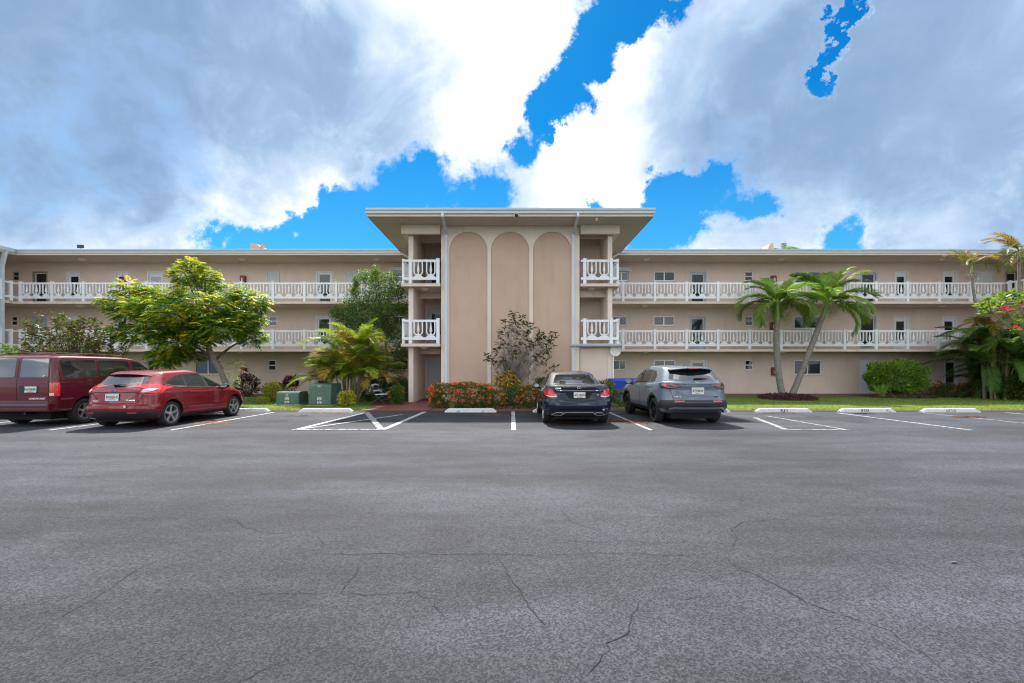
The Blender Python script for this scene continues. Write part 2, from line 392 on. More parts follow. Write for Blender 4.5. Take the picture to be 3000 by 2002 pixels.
rng = random.Random(5)
def do_window(h):
    x0, x1, z0, z1 = h['x0'], h['x1'], h['z0'], h['z1']; d = WALL_D
    mb = MB(); rect_frame(mb, x0, x1, z0, z1, d+.03, d+.09, .045)
    if h['style'] == 'hung': zc = (z0+z1)/2; mb.box(x0+.045, x1-.045, d+.035, d+.085, zc-.025, zc+.025)
    else: xc = (x0+x1)/2; mb.box(xc-.03, xc+.03, d+.035, d+.085, z0+.045, z1-.045)
    w = B(mb, 'window', 'white_paint' if rng.random() < .5 else 'frame_metal')
    if h['style'] == 'hung': panes = [(x0+.045, x1-.045, z0+.045, zc-.025, .055), (x0+.045, x1-.045, zc+.025, z1-.045, .065)]
    else: panes = [(x0+.045, xc-.03, z0+.045, z1-.045, .055), (xc+.03, x1-.045, z0+.045, z1-.045, .065)]
    for a, b, c, e, o in panes:
        mb = MB(); mb.box(a, b, d+o, d+o+.006, c, e); B(mb, 'pane', 'window_glass', w)
    mb = MB(); yb = d+.16
    if h['blind'] == 'blind_stripe':
        n = int((x1-x0)/.09)
        for i in range(n): mb.box(x0+(x1-x0)*i/n, x0+(x1-x0)*(i+.62)/n, yb, yb+.01, z0, z1)
        mb.box(x0-.05, x1+.05, yb+.1, yb+.12, z0-.05, z1+.05)
    else: mb.box(x0-.05, x1+.05, yb, yb+.01, z0-.05, z1+.05)
    B(mb, 'blind', h['blind'], w)
    mb = MB(); mb.prism_x([(d-.05, z0-.05), (d+.03, z0-.05), (d+.03, z0), (d-.05, z0-.015)], x0-.05, x1+.05); B(mb, 'sill', 'slab_edge', w)
    if h.get('awn'):
        mb = MB(); mb.box(x0-.12, x1+.12, d-.2, d-.002, z1+.02, z1+.24); mb.box(x0-.06, x0, d-.05, d-.002, z0, z1+.02); mb.box(x1, x1+.06, d-.05, d-.002, z0, z1+.02); B(mb, 'shutter_box', 'shutter_metal', w)
def do_shutter(h):
    x0, x1, z0, z1 = h['x0'], h['x1'], h['z0'], h['z1']; d = WALL_D
    mb = MB(); rect_frame(mb, x0-.03, x1+.03, z0-.03, z1+.03, d-.06, d+.02, .05); w = B(mb, 'shutter', 'shutter_metal')
    n = max(4, int((x1-x0)/.085)); mb = MB()
    for i in range(n):
        a, b = x0+(x1-x0)*i/n, x0+(x1-x0)*(i+1)/n; c = (a+b)/2
        mb.prism_z([(a, d-.01), (c, d-.045), (b, d-.01), (c, d-.005)], z0+.02, z1-.02)
    B(mb, 'shutter_blade', 'shutter_metal', w)
def do_door(h):
    x0, x1, z0, z1 = h['x0'], h['x1'], h['z0'], h['z1']; d = WALL_D; fm = h.get('frame', 'door_white'); st = h['style']
    dm = 'door_white' if fm in ('frame_dark', 'frame_metal') else fm
    mb = MB(); y0 = d+.07
    a, b, e = x0+.07, x1-.07, z1-.07
    if st == 'panel':
        mb.box(a, b, y0, y0+.045, z0, e); W = b-a
        for i in range(2):
            for (c0, c1) in ((.12, .42), (.47, .74), (.79, .93)):
                px0 = a+W*(.12+.43*i); hh = e-z0
                rect_frame(mb, px0, px0+W*.33, z0+hh*c0, z0+hh*c1, y0-.012, y0+.001, .025)
        glassz = None
    else:
        gw = {'half': .17, 'full': .13, 'screen': .09}[st]; gb = {'half': .33, 'full': .14, 'screen': .10}[st]
        ga, gb_, gc, ge = a+(b-a)*gw, b-(b-a)*gw, z0+(e-z0)*gb, e-(b-a)*(gw*.9)
        if st == 'half': ge -= .12
        mb.box(a, ga, y0, y0+.045, z0, e); mb.box(gb_, b, y0, y0+.045, z0, e); mb.box(ga, gb_, y0, y0+.045, z0, gc); mb.box(ga, gb_, y0, y0+.045, ge, e)
    dr = B(mb, 'door', dm)
    mb = MB(); mb.box(x0, a, d-.015, d+.10, z0, z1); mb.box(b, x1, d-.015, d+.10, z0, z1); mb.box(a, b, d-.015, d+.10, e, z1)
    B(mb, 'frame', fm, dr)
    if st != 'panel':
        mb = MB(); mb.box(ga, gb_, y0+.02, y0+.027, gc, ge); B(mb, 'pane', 'window_glass' if st != 'screen' else 'screen_glass', dr)
        mb = MB()
        bm_ = 'blind_dark' if h.get('glass') == 'dark' or st == 'half' else rng.choice(['blind_grey', 'blind_blue', 'blind_grey'])
        if bm_ == 'blind_grey':
            k = int((ge-gc)/.05)
            for i in range(k): mb.box(ga, gb_, y0+.055, y0+.06, gc+(ge-gc)*i/k, gc+(ge-gc)*(i+.75)/k)
        mb.box(ga-.02, gb_+.02, y0+.07, y0+.075, gc-.02, ge+.02)
        B(mb, 'blind', bm_, dr)
    if h.get('decor') == 'picture':
        mb = MB(); mb.box(ga-.02, gb_+.02, y0-.012, y0-.004, gc+.45, ge); B(mb, 'poster', 'poster', dr)
    if h.get('decor') == 'wreath':
        mb = MB(); mb.box((ga+gb_)/2-.01, (ga+gb_)/2+.01, y0-.01, y0-.003, ge-.02, e); mb.box(ga+.02, gb_-.02, y0-.03, y0-.004, ge-.42, ge-.12); B(mb, 'poster', 'poster_red', dr)
    hx = b-.07 if rng.random() < .5 else a+.07
    mb = MB(); mb.lathe([(.03, -.012), (.03, 0), (.012, .0), (.012, .03), (.03, .04), (.03, .06), (.012, .07)][::-1], (hx, y0-.012, z0+1.0), 'y', 10)
    mb.lathe([(.028, -.02), (.028, .0)], (hx, y0, z0+1.15), 'y', 10); B(mb, 'handle', 'hardware', dr)
    if h['fl'] > 0 or st == 'panel':
        nx = x1+.12
        mb = MB(); mb.box(nx-.06, nx+.06, d-.012, d-.001, z0+1.52, z0+1.62); B(mb, 'number_plate', 'lot_number', dr)
pm('blind_grey', (.30, .34, .36), .7, var=.05)
def spotty(name, cols, scale):
    m = pm(name, cols[0], .6); nt = m.node_tree; v = nt.nodes.new('ShaderNodeTexNoise'); v.inputs['Scale'].default_value = scale; v.inputs['Detail'].default_value = 3
    g = nt.nodes.new('ShaderNodeNewGeometry'); nt.links.new(g.outputs['Position'], v.inputs['Vector'])
    r_ = nt.nodes.new('ShaderNodeValToRGB'); nt.links.new(v.outputs[0], r_.inputs[0]); cr = r_.color_ramp
    cr.elements[0].position = .32; cr.elements[0].color = (*cols[0], 1); cr.elements[1].position = .68; cr.elements[1].color = (*cols[-1], 1)
    for i, c in enumerate(cols[1:-1]): e = cr.elements.new(.32+.36*(i+1)/(len(cols)-1)); e.color = (*c, 1)
    nt.links.new(r_.outputs[0], nt.nodes['Principled BSDF'].inputs['Base Color']); return m
spotty('poster', [(.75, .8, .85), (.25, .5, .8), (.7, .35, .6), (.6, .75, .9)], 9)
spotty('poster_red', [(.5, .05, .08), (.35, .1, .3), (.7, .6, .6)], 12)
for h in OPEN: {'win': do_window, 'shut': do_shutter, 'door': do_door}[h['kind']](h)

# walkway slabs (front edge strip is a lighter painted band)
for z in F[1:]:
    for a, b in ((-31.2, -4.72), (4.58, 31.2)):
        mb = MB(); mb.box(a, b, EDGE_D+.03, WALL_D-.002, z-.11, z-.005); B(mb, 'walkway_slab', 'soffit')
    mb = MB(); mb.box(-28.1, -4.97, EDGE_D-.02, EDGE_D+.028, z-.13, z); B(mb, 'slab_edge', 'slab_edge')
    mb = MB(); mb.box(4.83, 27.95, EDGE_D-.02, EDGE_D+.028, z-.13, z); B(mb, 'slab_edge', 'slab_edge')
    mb = MB(); mb.box(-31.2, -28.13, 12, EDGE_D+.028, z-.11, z-.005); mb.box(27.98, 31.2, 12, EDGE_D+.028, z-.11, z-.005); B(mb, 'walkway_slab', 'soffit')
    mb = MB(); mb.box(-28.128, -28.08, 12, EDGE_D-.022, z-.13, z); mb.box(27.93, 27.978, 12, EDGE_D-.022, z-.13, z); B(mb, 'slab_edge', 'slab_edge')
# ground floor slab
mb = MB(); mb.box(-31.2, -4.72, WALL_D-.9, WALL_D-.021, -.02, .05); mb.box(4.58, 31.2, WALL_D-.9, WALL_D-.021, -.02, .05); B(mb, 'ground_slab', 'base_band')

# roofs
mb = MB(); mb.box(-40, -27.9, 12, 24.95, CEIL, 8.24); mb.box(28.0-.13, 40, 12, 24.95, CEIL, 8.24); mb.box(-40, 40, 24.952, 38.5, CEIL+.001, 8.24)
roof = B(mb, 'roof', ['soffit', ], bld) if False else None
mb.cur = 0
me = mb.mesh('roof', [MAT['soffit'], MAT['roof_gravel']])
for p in me.polygons:
    if p.normal.z > .5: p.material_index = 1
roof = link_mesh('roof', me, None, bld, True)
def gutter_profile(d, z):   # (y,z) polygon, opening up, front towards -y
    return [(d, z+.0), (d-.075, z+.0), (d-.085, z+.10), (d-.12, z+.14), (d-.125, z+.215), (d-.11, z+.215), (d-.105, z+.15), (d-.07, z+.11), (d-.06, z+.015), (d-.01, z+.015), (d-.01, z+.21), (d, z+.21)][::-1]
for a, b in ((-27.9, -5.85), (5.75, 27.87)):
    mb = MB(); mb.prism_x(gutter_profile(ROOF_D, 8.075), a, b); B(mb, 'gutter', 'gutter_metal', roof)
    mb = MB(); mb.box(a, b, ROOF_D-.03, ROOF_D-.002, 7.975, 8.07); B(mb, 'fascia', 'stucco_cream', roof)
mb = MB(); mb.box(-27.9+.002, -27.87, 12, 24.91, 7.975, 8.07); mb.box(27.84, 27.868, 12, 24.91, 7.975, 8.07); B(mb, 'fascia', 'stucco_cream', roof)
for q in ((-27.87, -27.78), (27.75, 27.84)): mb = MB(); mb.box(*q, 12, 24.83, 8.075, 8.285); B(mb, 'gutter', 'gutter_metal', roof)
# roof-top stair parapets / chimneys
for px0, px1, flip in ((734, 776, False), (2222, 2266, True)):
    d = 30; a, b = PX(px0, d), PX(px1, d); zt = PZ(713, d)
    mb = MB(); pts = [(a, 8.2), (b, 8.2), (b, 8.3), (a+(b-a)*.62, zt-.22), (a+(b-a)*.45, zt-.05), (a, zt)] if not flip else [(a, 8.2), (b, 8.2), (b, zt), (b-(b-a)*.2, zt-.02), (a, 8.35)]
    mb.prism_y(pts, d, d+1.2)
    if not flip: mb.box(a+(b-a)*.58, a+(b-a)*.7, d+.2, d+.5, 8.3, zt)
    else: mb.box(a+(b-a)*.2, a+(b-a)*.32, d+.2, d+.5, 8.3, zt-.3)
    B(mb, 'chimney', 'stucco_roof', roof)
mb = MB(); d = 29; mb.lathe([(.05, 8.2), (.05, PZ(735, d)-.1), (.7, PZ(735, d)-.1), (.3, PZ(731, d)), (.02, PZ(730, d))], (PX(2085, d), d, 0), 'z', 12); B(mb, 'roof_vent', 'gutter_metal', roof)

# entrance block ------------------------------------------------------
D0 = 20.1; TOP = 8.03
XL, XR = -3.23, 3.08               # front wall
ARC = [(PX(a, D0), PX(b, D0)) for a, b in ((1316.5, 1428), (1438.4, 1550.4), (1561.5, 1673.6))]
mb = MB(); xs = []; prev = XL
def colq(xa, xb, za, zb, zt): mb.add([(xa, D0, za), (xb, D0, zb), (xb, D0, zt), (xa, D0, zt)], [(0, 1, 2, 3)])
REC = .06
for a, b in ARC:
    colq(prev, a, 0, 0, TOP); c = (a+b)/2; r_ = (b-a)/2; zs_ = PZ(679, D0)-r_; n = 40
    pts = [(a, 0.0)]+[(c-r_*math.cos(math.pi*i/n), zs_+r_*math.sin(math.pi*i/n)) for i in range(n+1)]+[(b, 0.0)]
    for i in range(1, n+1): colq(pts[i][0], pts[i+1][0], pts[i][1], pts[i+1][1], TOP)
    for i in range(len(pts)-1):
        p, q = pts[i], pts[i+1]
        mb.add([(p[0], D0, p[1]), (p[0], D0+REC, p[1]), (q[0], D0+REC, q[1]), (q[0], D0, q[1])], [(3, 2, 1, 0)])
    prev = b
colq(prev, XR, 0, 0, TOP)
mb.box(XL, XR, D0+REC+.25, 25.0, 0, TOP)
mb.box(XL, XL+.02, D0, D0+REC+.25, 0, TOP); mb.box(XR-.02, XR, D0, D0+REC+.25, 0, TOP)
B(mb, 'entrance_wall', 'stucco_cream')
for a, b in ARC:
    mb = MB(); mb.box(a-.02, b+.02, D0+REC, D0+REC+.1, 0, PZ(679, D0)+.02); B(mb, 'arch_panel', 'stucco_tan')
# fin walls and recesses
mb = MB(); mb.box(-4.71, -4.495, 20.2, 26.7, 0, TOP-.002); B(mb, 'fin_wall', 'stucco_cream')
mb = MB(); mb.box(4.36, 4.565, 20.2, 26.7, 0, TOP-.002); B(mb, 'fin_wall', 'stucco_cream')
for fl in range(3):
    zt = (F+[TOP])[fl+1]-.12 if fl < 2 else TOP
    dw = 23.0; h = dict(x0=PX(1251, dw), x1=-3.3, z0=F[fl], z1=F[fl]+2.07, fl=0, style='panel' if fl == 0 else 'half', frame='door_grey')
    mb = MB(); holed_wall(mb, -4.494, XL-.001, F[fl]-.1 if fl else 0, zt, [h], dw, .1); B(mb, 'recess_wall', 'stucco')
    WALL_D, _w = dw, WALL_D; do_door(h); WALL_D = _w
    mb = MB(); mb.box(-4.494, XL-.001, 21.6, 21.75, zt-.28, zt); B(mb, 'lintel', 'stucco')
    if fl:
        mb = MB(); mb.box(XR+.001, 4.359, 22.0, 22.1, F[fl]-.1, zt); B(mb, 'recess_wall', 'stucco')
        mb = MB(); mb.box(XR+.001, 4.359, 20.75, 20.9, zt-.36, zt); B(mb, 'lintel', 'stucco')
    else:
        mb = MB(); mb.box(XR+.001, 4.359, 20.22, 20.4, 0, zt); B(mb, 'recess_wall', 'stucco')
# balcony slabs and roof beams
for fl in (1, 2):
    z = F[fl]+.0
    for a, b, c in ((-4.97, XL-.001, -1), (XR+.001, 4.83, 1)):
        mb = MB(); mb.box(a, b, 19.95, 25.0, z-.115, z-.003); B(mb, 'balcony_slab', 'soffit')
        mb = MB(); mb.box(a-.02 if c < 0 else a-.0, b if c < 0 else b+.02, 19.91, 19.948, z-.13, z)
        if c < 0: mb.box(a-.02, a-.001, 19.949, 25.04, z-.13, z)
        else: mb.box(b+.001, b+.02, 19.949, 25.04, z-.13, z)
        B(mb, 'slab_edge', 'slab_edge')
for a, b, s0, s1 in ((-4.97, XL-.001, -4.97, -4.72), (XR+.001, 4.83, 4.58, 4.83)):
    mb = MB(); mb.box(a, b, 19.9, 20.09, 7.62, TOP-.001); mb.box(s0, s1, 20.091, 24.9, 7.62, TOP-.001); B(mb, 'roof_beam', 'stucco_cream')
# main entrance roof
RL, RR, RD = -6.13, 6.0, 18.87
mb = MB(); mb.box(RL, RR, RD, 25.6, TOP, 8.33)
me = mb.mesh('roof', [MAT['soffit'], MAT['roof_gravel']])
for p in me.polygons:
    if p.normal.z > .5: p.material_index = 1
eroof = link_mesh('roof', me, None, bld, True)
mb = MB(); mb.prism_x(gutter_profile(RD-.03, 8.13), RL-.06, RR+.06); B(mb, 'gutter', 'gutter_metal', eroof)
mb = MB(); mb.box(RL-.03, RR+.03, RD-.028, RD-.002, TOP-.005, 8.128); B(mb, 'fascia', 'stucco_cream', eroof)
mb = MB(); mb.box(RL-.03, RL-.002, RD, 24.8, TOP-.005, 8.33); mb.box(RR+.002, RR+.03, RD, 24.8, TOP-.005, 8.33); B(mb, 'fascia', 'frame_dark', eroof)
mb = MB(); d = 20; mb.box(PX(1515, d), PX(1534, d), d, d+.3, 8.3, PZ(612, d)); mb.prism_y([(PX(1519, d), PZ(612, d)), (PX(1530, d), PZ(612, d)), (PX(1524.5, d), PZ(608, d))], d+.05, d+.25); B(mb, 'roof_vent', 'gutter_metal', eroof)
# downspouts on the entrance block
for sx, x in ((-1, PX(1307, 20.0)), (1, PX(1680, 20.0))):
    xt = PX(1296.5, RD-.1) if sx < 0 else PX(1693, RD-.1)
    mb = MB()
    def strap(p, q, w=.11, t=.075):
        p, q = Vector(p), Vector(q); dirv = (q-p).normalized(); sxv = Vector((1, 0, 0)); n_ = dirv.cross(sxv).normalized()
        vs = [c+sxv*(i*w/2)+n_*(j*t/2) for c in (p, q) for i, j in ((-1, -1), (1, -1), (1, 1), (-1, 1))]
        mb.add(vs, [(0, 1, 2, 3), (7, 6, 5, 4), (0, 4, 5, 1), (1, 5, 6, 2), (2, 6, 7, 3), (3, 7, 4, 0)])
    zb = PZ(685, 20.0)
    strap((xt, RD-.12, 8.16), (xt, RD-.12, 7.98)); strap((xt, RD-.12, 8.0), (x, D0-.06, zb)); strap((x, D0-.045, zb+.02), (x, D0-.045, .05))
    for zz in (6.2, 4.2, 2.2): mb.box(x-.07, x+.07, D0-.09, D0-.002, zz, zz+.04)
    B(mb, 'downspout', 'downspout')
# gutter over the right ground floor bay
mb = MB(); mb.prism_x([(19.905, F[1]-.15), (19.78, F[1]-.10), (19.77, F[1]-.02), (19.905, F[1]-.02)][::-1], PX(1672, 19.85), PX(1822, 19.85)); B(mb, 'gutter', 'gutter_metal')
# small curved downpipes between roofs
for sx, px0, px1 in ((-1, 1175, 1197), (1, 1817, 1795)):
    mb = MB(); d = 24.7; mb.tube([(PX(px0, d), d, 8.08), (PX(px0+(px1-px0)*.45, d), d, 7.93), (PX(px1, d), d, 7.80)], .05, 8); B(mb, 'downspout', 'white_paint', smooth=True)
mb = MB(); d = 24.4; x = PX(9, d); mb.box(x-.16, x+.02, d-.06, d+.06, .05, 7.2); mb.prism_y([(x-.16, 7.2), (x+.02, 7.2), (x+.22, 8.05), (x+.02, 8.05)], d-.06, d+.06); B(mb, 'downspout', 'downspout')
mb = MB(); x = PX(1796, 20.15); mb.box(x-.02, x+.03, 20.13, 20.19, .0, 2.35); B(mb, 'conduit', 'white_paint')

# railings -------------------------------------------------------------
def baluster_mesh():
    mb = MB(); w, h, t = .210, .60, .054
    def uframe(d0, d1):
        n = 10; outer = [(-w, h)]; inner = [(-w+t, h)]
        rr = .17
        for i in range(n+1):
            a = math.pi+math.pi/2*i/n
            outer.append((-w+rr+rr*math.cos(a), rr+rr*math.sin(a)*1.0)); r2 = rr-t*.85
            inner.append((-w+rr+r2*math.cos(a), rr+r2*math.sin(a)))
        for i in range(n+1):
            a = 1.5*math.pi+math.pi/2*i/n
            outer.append((w-rr+rr*math.cos(a), rr+rr*math.sin(a))); r2 = rr-t*.85
            inner.append((w-rr+r2*math.cos(a), rr+r2*math.sin(a)))
        outer.append((w, h)); inner.append((w-t, h)); m_ = len(outer)
        vs = [(p[0], d0, p[1]) for p in outer]+[(p[0], d0, p[1]) for p in inner]+[(p[0], d1, p[1]) for p in outer]+[(p[0], d1, p[1]) for p in inner]
        fs = []
        for i in range(m_-1):
            fs += [(i, i+1, m_+i+1, m_+i), (2*m_+i+1, 2*m_+i, 3*m_+i, 3*m_+i+1), (i+1, i, 2*m_+i, 2*m_+i+1), (m_+i, m_+i+1, 3*m_+i+1, 3*m_+i)]
        mb.add(vs, fs)
    uframe(-.03, .03); mb.box(-w, w, -.028, .028, h, h+.05)
    mb.prism_y([(-.19, -.085), (.19, -.085), (.19, -.04), (.13, -.005), (-.13, -.005), (-.19, -.04)], -.035, .035)
    mb.lathe([(.034, .02), (.030, .10), (.022, .13), (.052, .155), (.052, .18), (.062, .20), (.050, .30), (.030, .45), (.018, .60)], (0, 0, 0), 'z', 8)
    me = mb.mesh('baluster', MAT['white_paint'], True, 40); return me
BAL = baluster_mesh()
def post_mesh():
    mb = MB(); mb.box(-.068, .068, -.055, .055, 0, 1.10); mb.box(-.078, .078, -.065, .065, 1.10, 1.13); return mb.mesh('post', MAT['white_paint'])
POST = post_mesh()
def railing(p0, p1, posts, z, bays=None, nb=3, parent=bld):
    """p0->p1 in plan; posts: distances along; balusters spread evenly in each bay"""
    p0, p1 = Vector((*p0, z)), Vector((*p1, z)); u = (p1-p0).normalized(); Lr = (p1-p0).length; ang = math.atan2(u.y, u.x)
    mb = MB(); mb.box(0, Lr, -.035, .035, .985, 1.075); mb.box(0, Lr, -.03, .03, .17, .285)
    o = mb.build('railing', MAT['white_paint'], parent, loc=None)
    o.location = p0; o.rotation_euler = (0, 0, ang); adopt(o, parent, True)
    for s in posts:
        link_mesh('post', POST, None, o, False, loc=(s, 0, .003))
    edges = sorted(set([0]+list(posts)+[Lr])) if bays is None else bays
    for a, b in zip(edges[:-1], edges[1:]):
        k = nb if (b-a) > 1.5 else max(0, int((b-a-.1)/.5))
        for i in range(k):
            c = a+(b-a)*(i+.5)/k if k < 3 else a+.075+(b-a-.15)*(.5+(i-1)*.32) if k == 3 else a
            if k == 3: c = a+(b-a)/2+(i-1)*.545
            link_mesh('baluster', BAL, None, o, False, loc=(c, 0, .385-.015))
    return o
for fl in (1, 2):
    z = F[fl]; yR = EDGE_D+.05
    posts = [PX(61+92.4*k, yR) for k in range(13)]
    railing((-28.05, yR), (-4.75, yR), [x+28.05 for x in posts], z)
    posts = [PX(1825.4+92.55*k, yR) for k in range(12)]
    railing((4.60, yR), (27.9, yR), [x-4.60 for x in posts], z)
    railing((-28.05, 13), (-28.05, yR-.08), [1.78*k+.6 for k in range(7)]+[12.0-.17], z)
    railing((27.9, yR-.08), (27.9, 13), [.17]+[1.2+1.78*k for k in range(7)], z)
    xl, xr = -4.92, 4.78
    railing((xl, 19.97), (XL-.04, 19.97), [.35, 1.59], z, bays=[.42, 1.55], nb=2)
    railing((XR+.02, 19.97), (xr, 19.97), [.17, 1.36], z, bays=[.22, 1.32], nb=2)
    railing((xl, 20.03), (xl, 24.9), [.1, 1.78, 3.4], z); railing((xr, 24.9), (xr, 20.03), [1.4, 3.0, 4.77], z)

# ------------------------------------------------------------------ ceiling lights, extinguisher cabinets, dish, roof spot
LIGHT_SPOTS = []
for px in (240, 708, 1102): LIGHT_SPOTS.append((px, 2, 'left'))
for px in (1894, 2289, 2760): LIGHT_SPOTS.append((px, 2, 'right'))
for px in (235, 704): LIGHT_SPOTS.append((px, 1, 'left'))
for px in (1891, 2762): LIGHT_SPOTS.append((px, 1, 'right'))
for px in (706,): LIGHT_SPOTS.append((px, 0, 'left'))
for px in (1892, 2292, 2762): LIGHT_SPOTS.append((px, 0, 'right'))
where = {2: 'under the roof eave', 1: 'under the upper walkway', 0: 'over the ground floor'}
side_rank = {}
dome = MB(); dome.lathe([(.03, -.10), (.10, -.085), (.15, -.05), (.165, -.02), (.18, -.018), (.18, 0)], (0, 0, 0), 'z', 16); DOME = dome.mesh('ceiling_light', MAT['lamp_white'], True, 50)
ordw = ['leftmost', 'middle', 'rightmost']
for px, fl, sd in LIGHT_SPOTS:
    same = [q for q in LIGHT_SPOTS if q[1] == fl and q[2] == sd]; i = same.index((px, fl, sd))
    pos = ordw[i] if len(same) == 3 else (['left', 'right'][i] if len(same) == 2 else 'only')
    d = 25.8; zc = (F[1]-.11, F[2]-.11, CEIL)[fl]
    o = link_mesh('ceiling_light', DOME, None, loc=(PX(px, d), d, zc))
    tag(o, f'white dome ceiling light {where[fl]}, {pos} one on the {sd} wing', 'light', 'dome lights under the walkways')
for x, sd, z, nm in ((PX(1251, 21), 'left', F[2]-.115, 'second floor'), (PX(1249, 21), 'left', F[1]-.115, 'ground floor'), (PX(1730, 20.7), 'right', F[2]-.115, 'second floor')):
    o = link_mesh('ceiling_light', DOME, None, loc=(x, 20.5, z)); tag(o, f'white dome light over the {nm} of the {sd} entrance bay', 'light', 'dome lights under the walkways')
def extinguisher(px, fl, label):
    x = PX(px, WALL_D); z = PZ({2: 822, 1: 957, 0: 1089.5}[fl], WALL_D)
    t = thing('extinguisher_cabinet', label, 'fire cabinet', (x, WALL_D-.001, z), 0, 'red extinguisher cabinets')
    mb = MB(); mb.box(-.15, .15, -.16, -.0, -.23, .23); mb.prism_y([(-.15, .2301), (.15, .2301), (.11, .27), (-.11, .27)], -.16, 0); mb.build('case', MAT['red_paint'], t)
    mb = MB(); rect_frame(mb, -.12, .12, -.2, .2, -.175, -.161, .03); mb.build('door', MAT['red_paint'], t)
    mb = MB(); mb.box(-.09, .09, -.168, -.162, -.17, .17); mb.build('window', MAT['cab_glass'], t)
    mb = MB(); mb.lathe([(.045, -.13), (.05, -.11), (.05, .05), (.03, .09), (.015, .10), (.015, .14)], (0, -.19, 0), 'z', 10); mb.build('extinguisher', MAT['lamp_white'], t, smooth=True)
pm('cab_glass', (.10, .02, .02), .1)
extinguisher(714.5, 2, 'red extinguisher cabinet on the top floor wall right of the yellow-green tree')
extinguisher(716.5, 0, 'red extinguisher cabinet on the ground floor wall above the dark croton')
extinguisher(2266, 0, 'red extinguisher cabinet on the ground floor wall left of the palm trunk')
extinguisher(2262, 1, 'red extinguisher cabinet on the middle floor wall behind the left palm crown')
extinguisher(2264, 2, 'red extinguisher cabinet on the top floor wall above the left palm')
t = thing('satellite_dish', 'small pale satellite dish on the corner conduit by the entrance block', 'satellite dish', (PX(1801, 20.2), 20.1, PZ(1029, 20.2)))
mb = MB(); mb.lathe([(.0, .02), (.1, .01), (.2, -.02), (.24, -.045), (.245, -.04), (.2, -.005), (.1, .03), (0, .04)], (0, 0, 0), 'y', 20); mb.build('dish', MAT['lamp_white'], t, smooth=True)
mb = MB(); mb.tube([(0, .03, -.05), (-.02, .08, -.1), (-.1, .08, -.16)], .02, 6); mb.build('bracket', MAT['frame_metal'], t)
mb = MB(); mb.tube([(0, 0, -.20), (0, -.16, -.13), (0, -.22, -.02)], .008, 6); mb.cbox((0, -.22, 0), .035, .05, .04); mb.build('feed_arm', MAT['frame_metal'], t)
t = thing('roof_floodlight', 'small dark floodlight standing on the roof edge at far left', 'floodlight', (PX(237, 25.2), 25.2, 8.24))
mb = MB(); mb.tube([(0, 0, 0), (0, 0, .18)], .02, 6); mb.build('stem', MAT['hardware'], t)
mb = MB(); mb.prism_x([(-.1, .17), (.08, .22), (.05, .40), (-.12, .36)], -.12, .12); mb.build('lamp_head', MAT['hardware'], t)
t = thing('security_camera', 'small security camera under the gutter at the centre of the entrance roof', 'camera', (PX(1513, 18.8), 18.81, 8.07))
mb = MB(); mb.lathe([(.005, -.10), (.05, -.07), (.07, -.02), (.07, 0), (.075, .03)], (0, 0, 0), 'z', 12); mb.build('dome', MAT['ink'], t, smooth=True)
mb = MB(); mb.box(-.09, .09, -.03, .025, -.005, .06); mb.build('mount', MAT['lamp_white'], t)
t = thing('soffit_spotlight', 'tiny white spotlight under the right side of the entrance roof', 'spotlight', (PX(1748, 19), 19.0, TOP))
mb = MB(); mb.tube([(0, 0, 0), (0, 0, -.06)], .03, 8); mb.build('stem', MAT['lamp_white'], t); mb = MB(); mb.lathe([(.02, -.10), (.05, -.02), (.06, .08)], (0, -.02, -.09), 'y', 10); mb.build('lamp_head', MAT['lamp_white'], t)
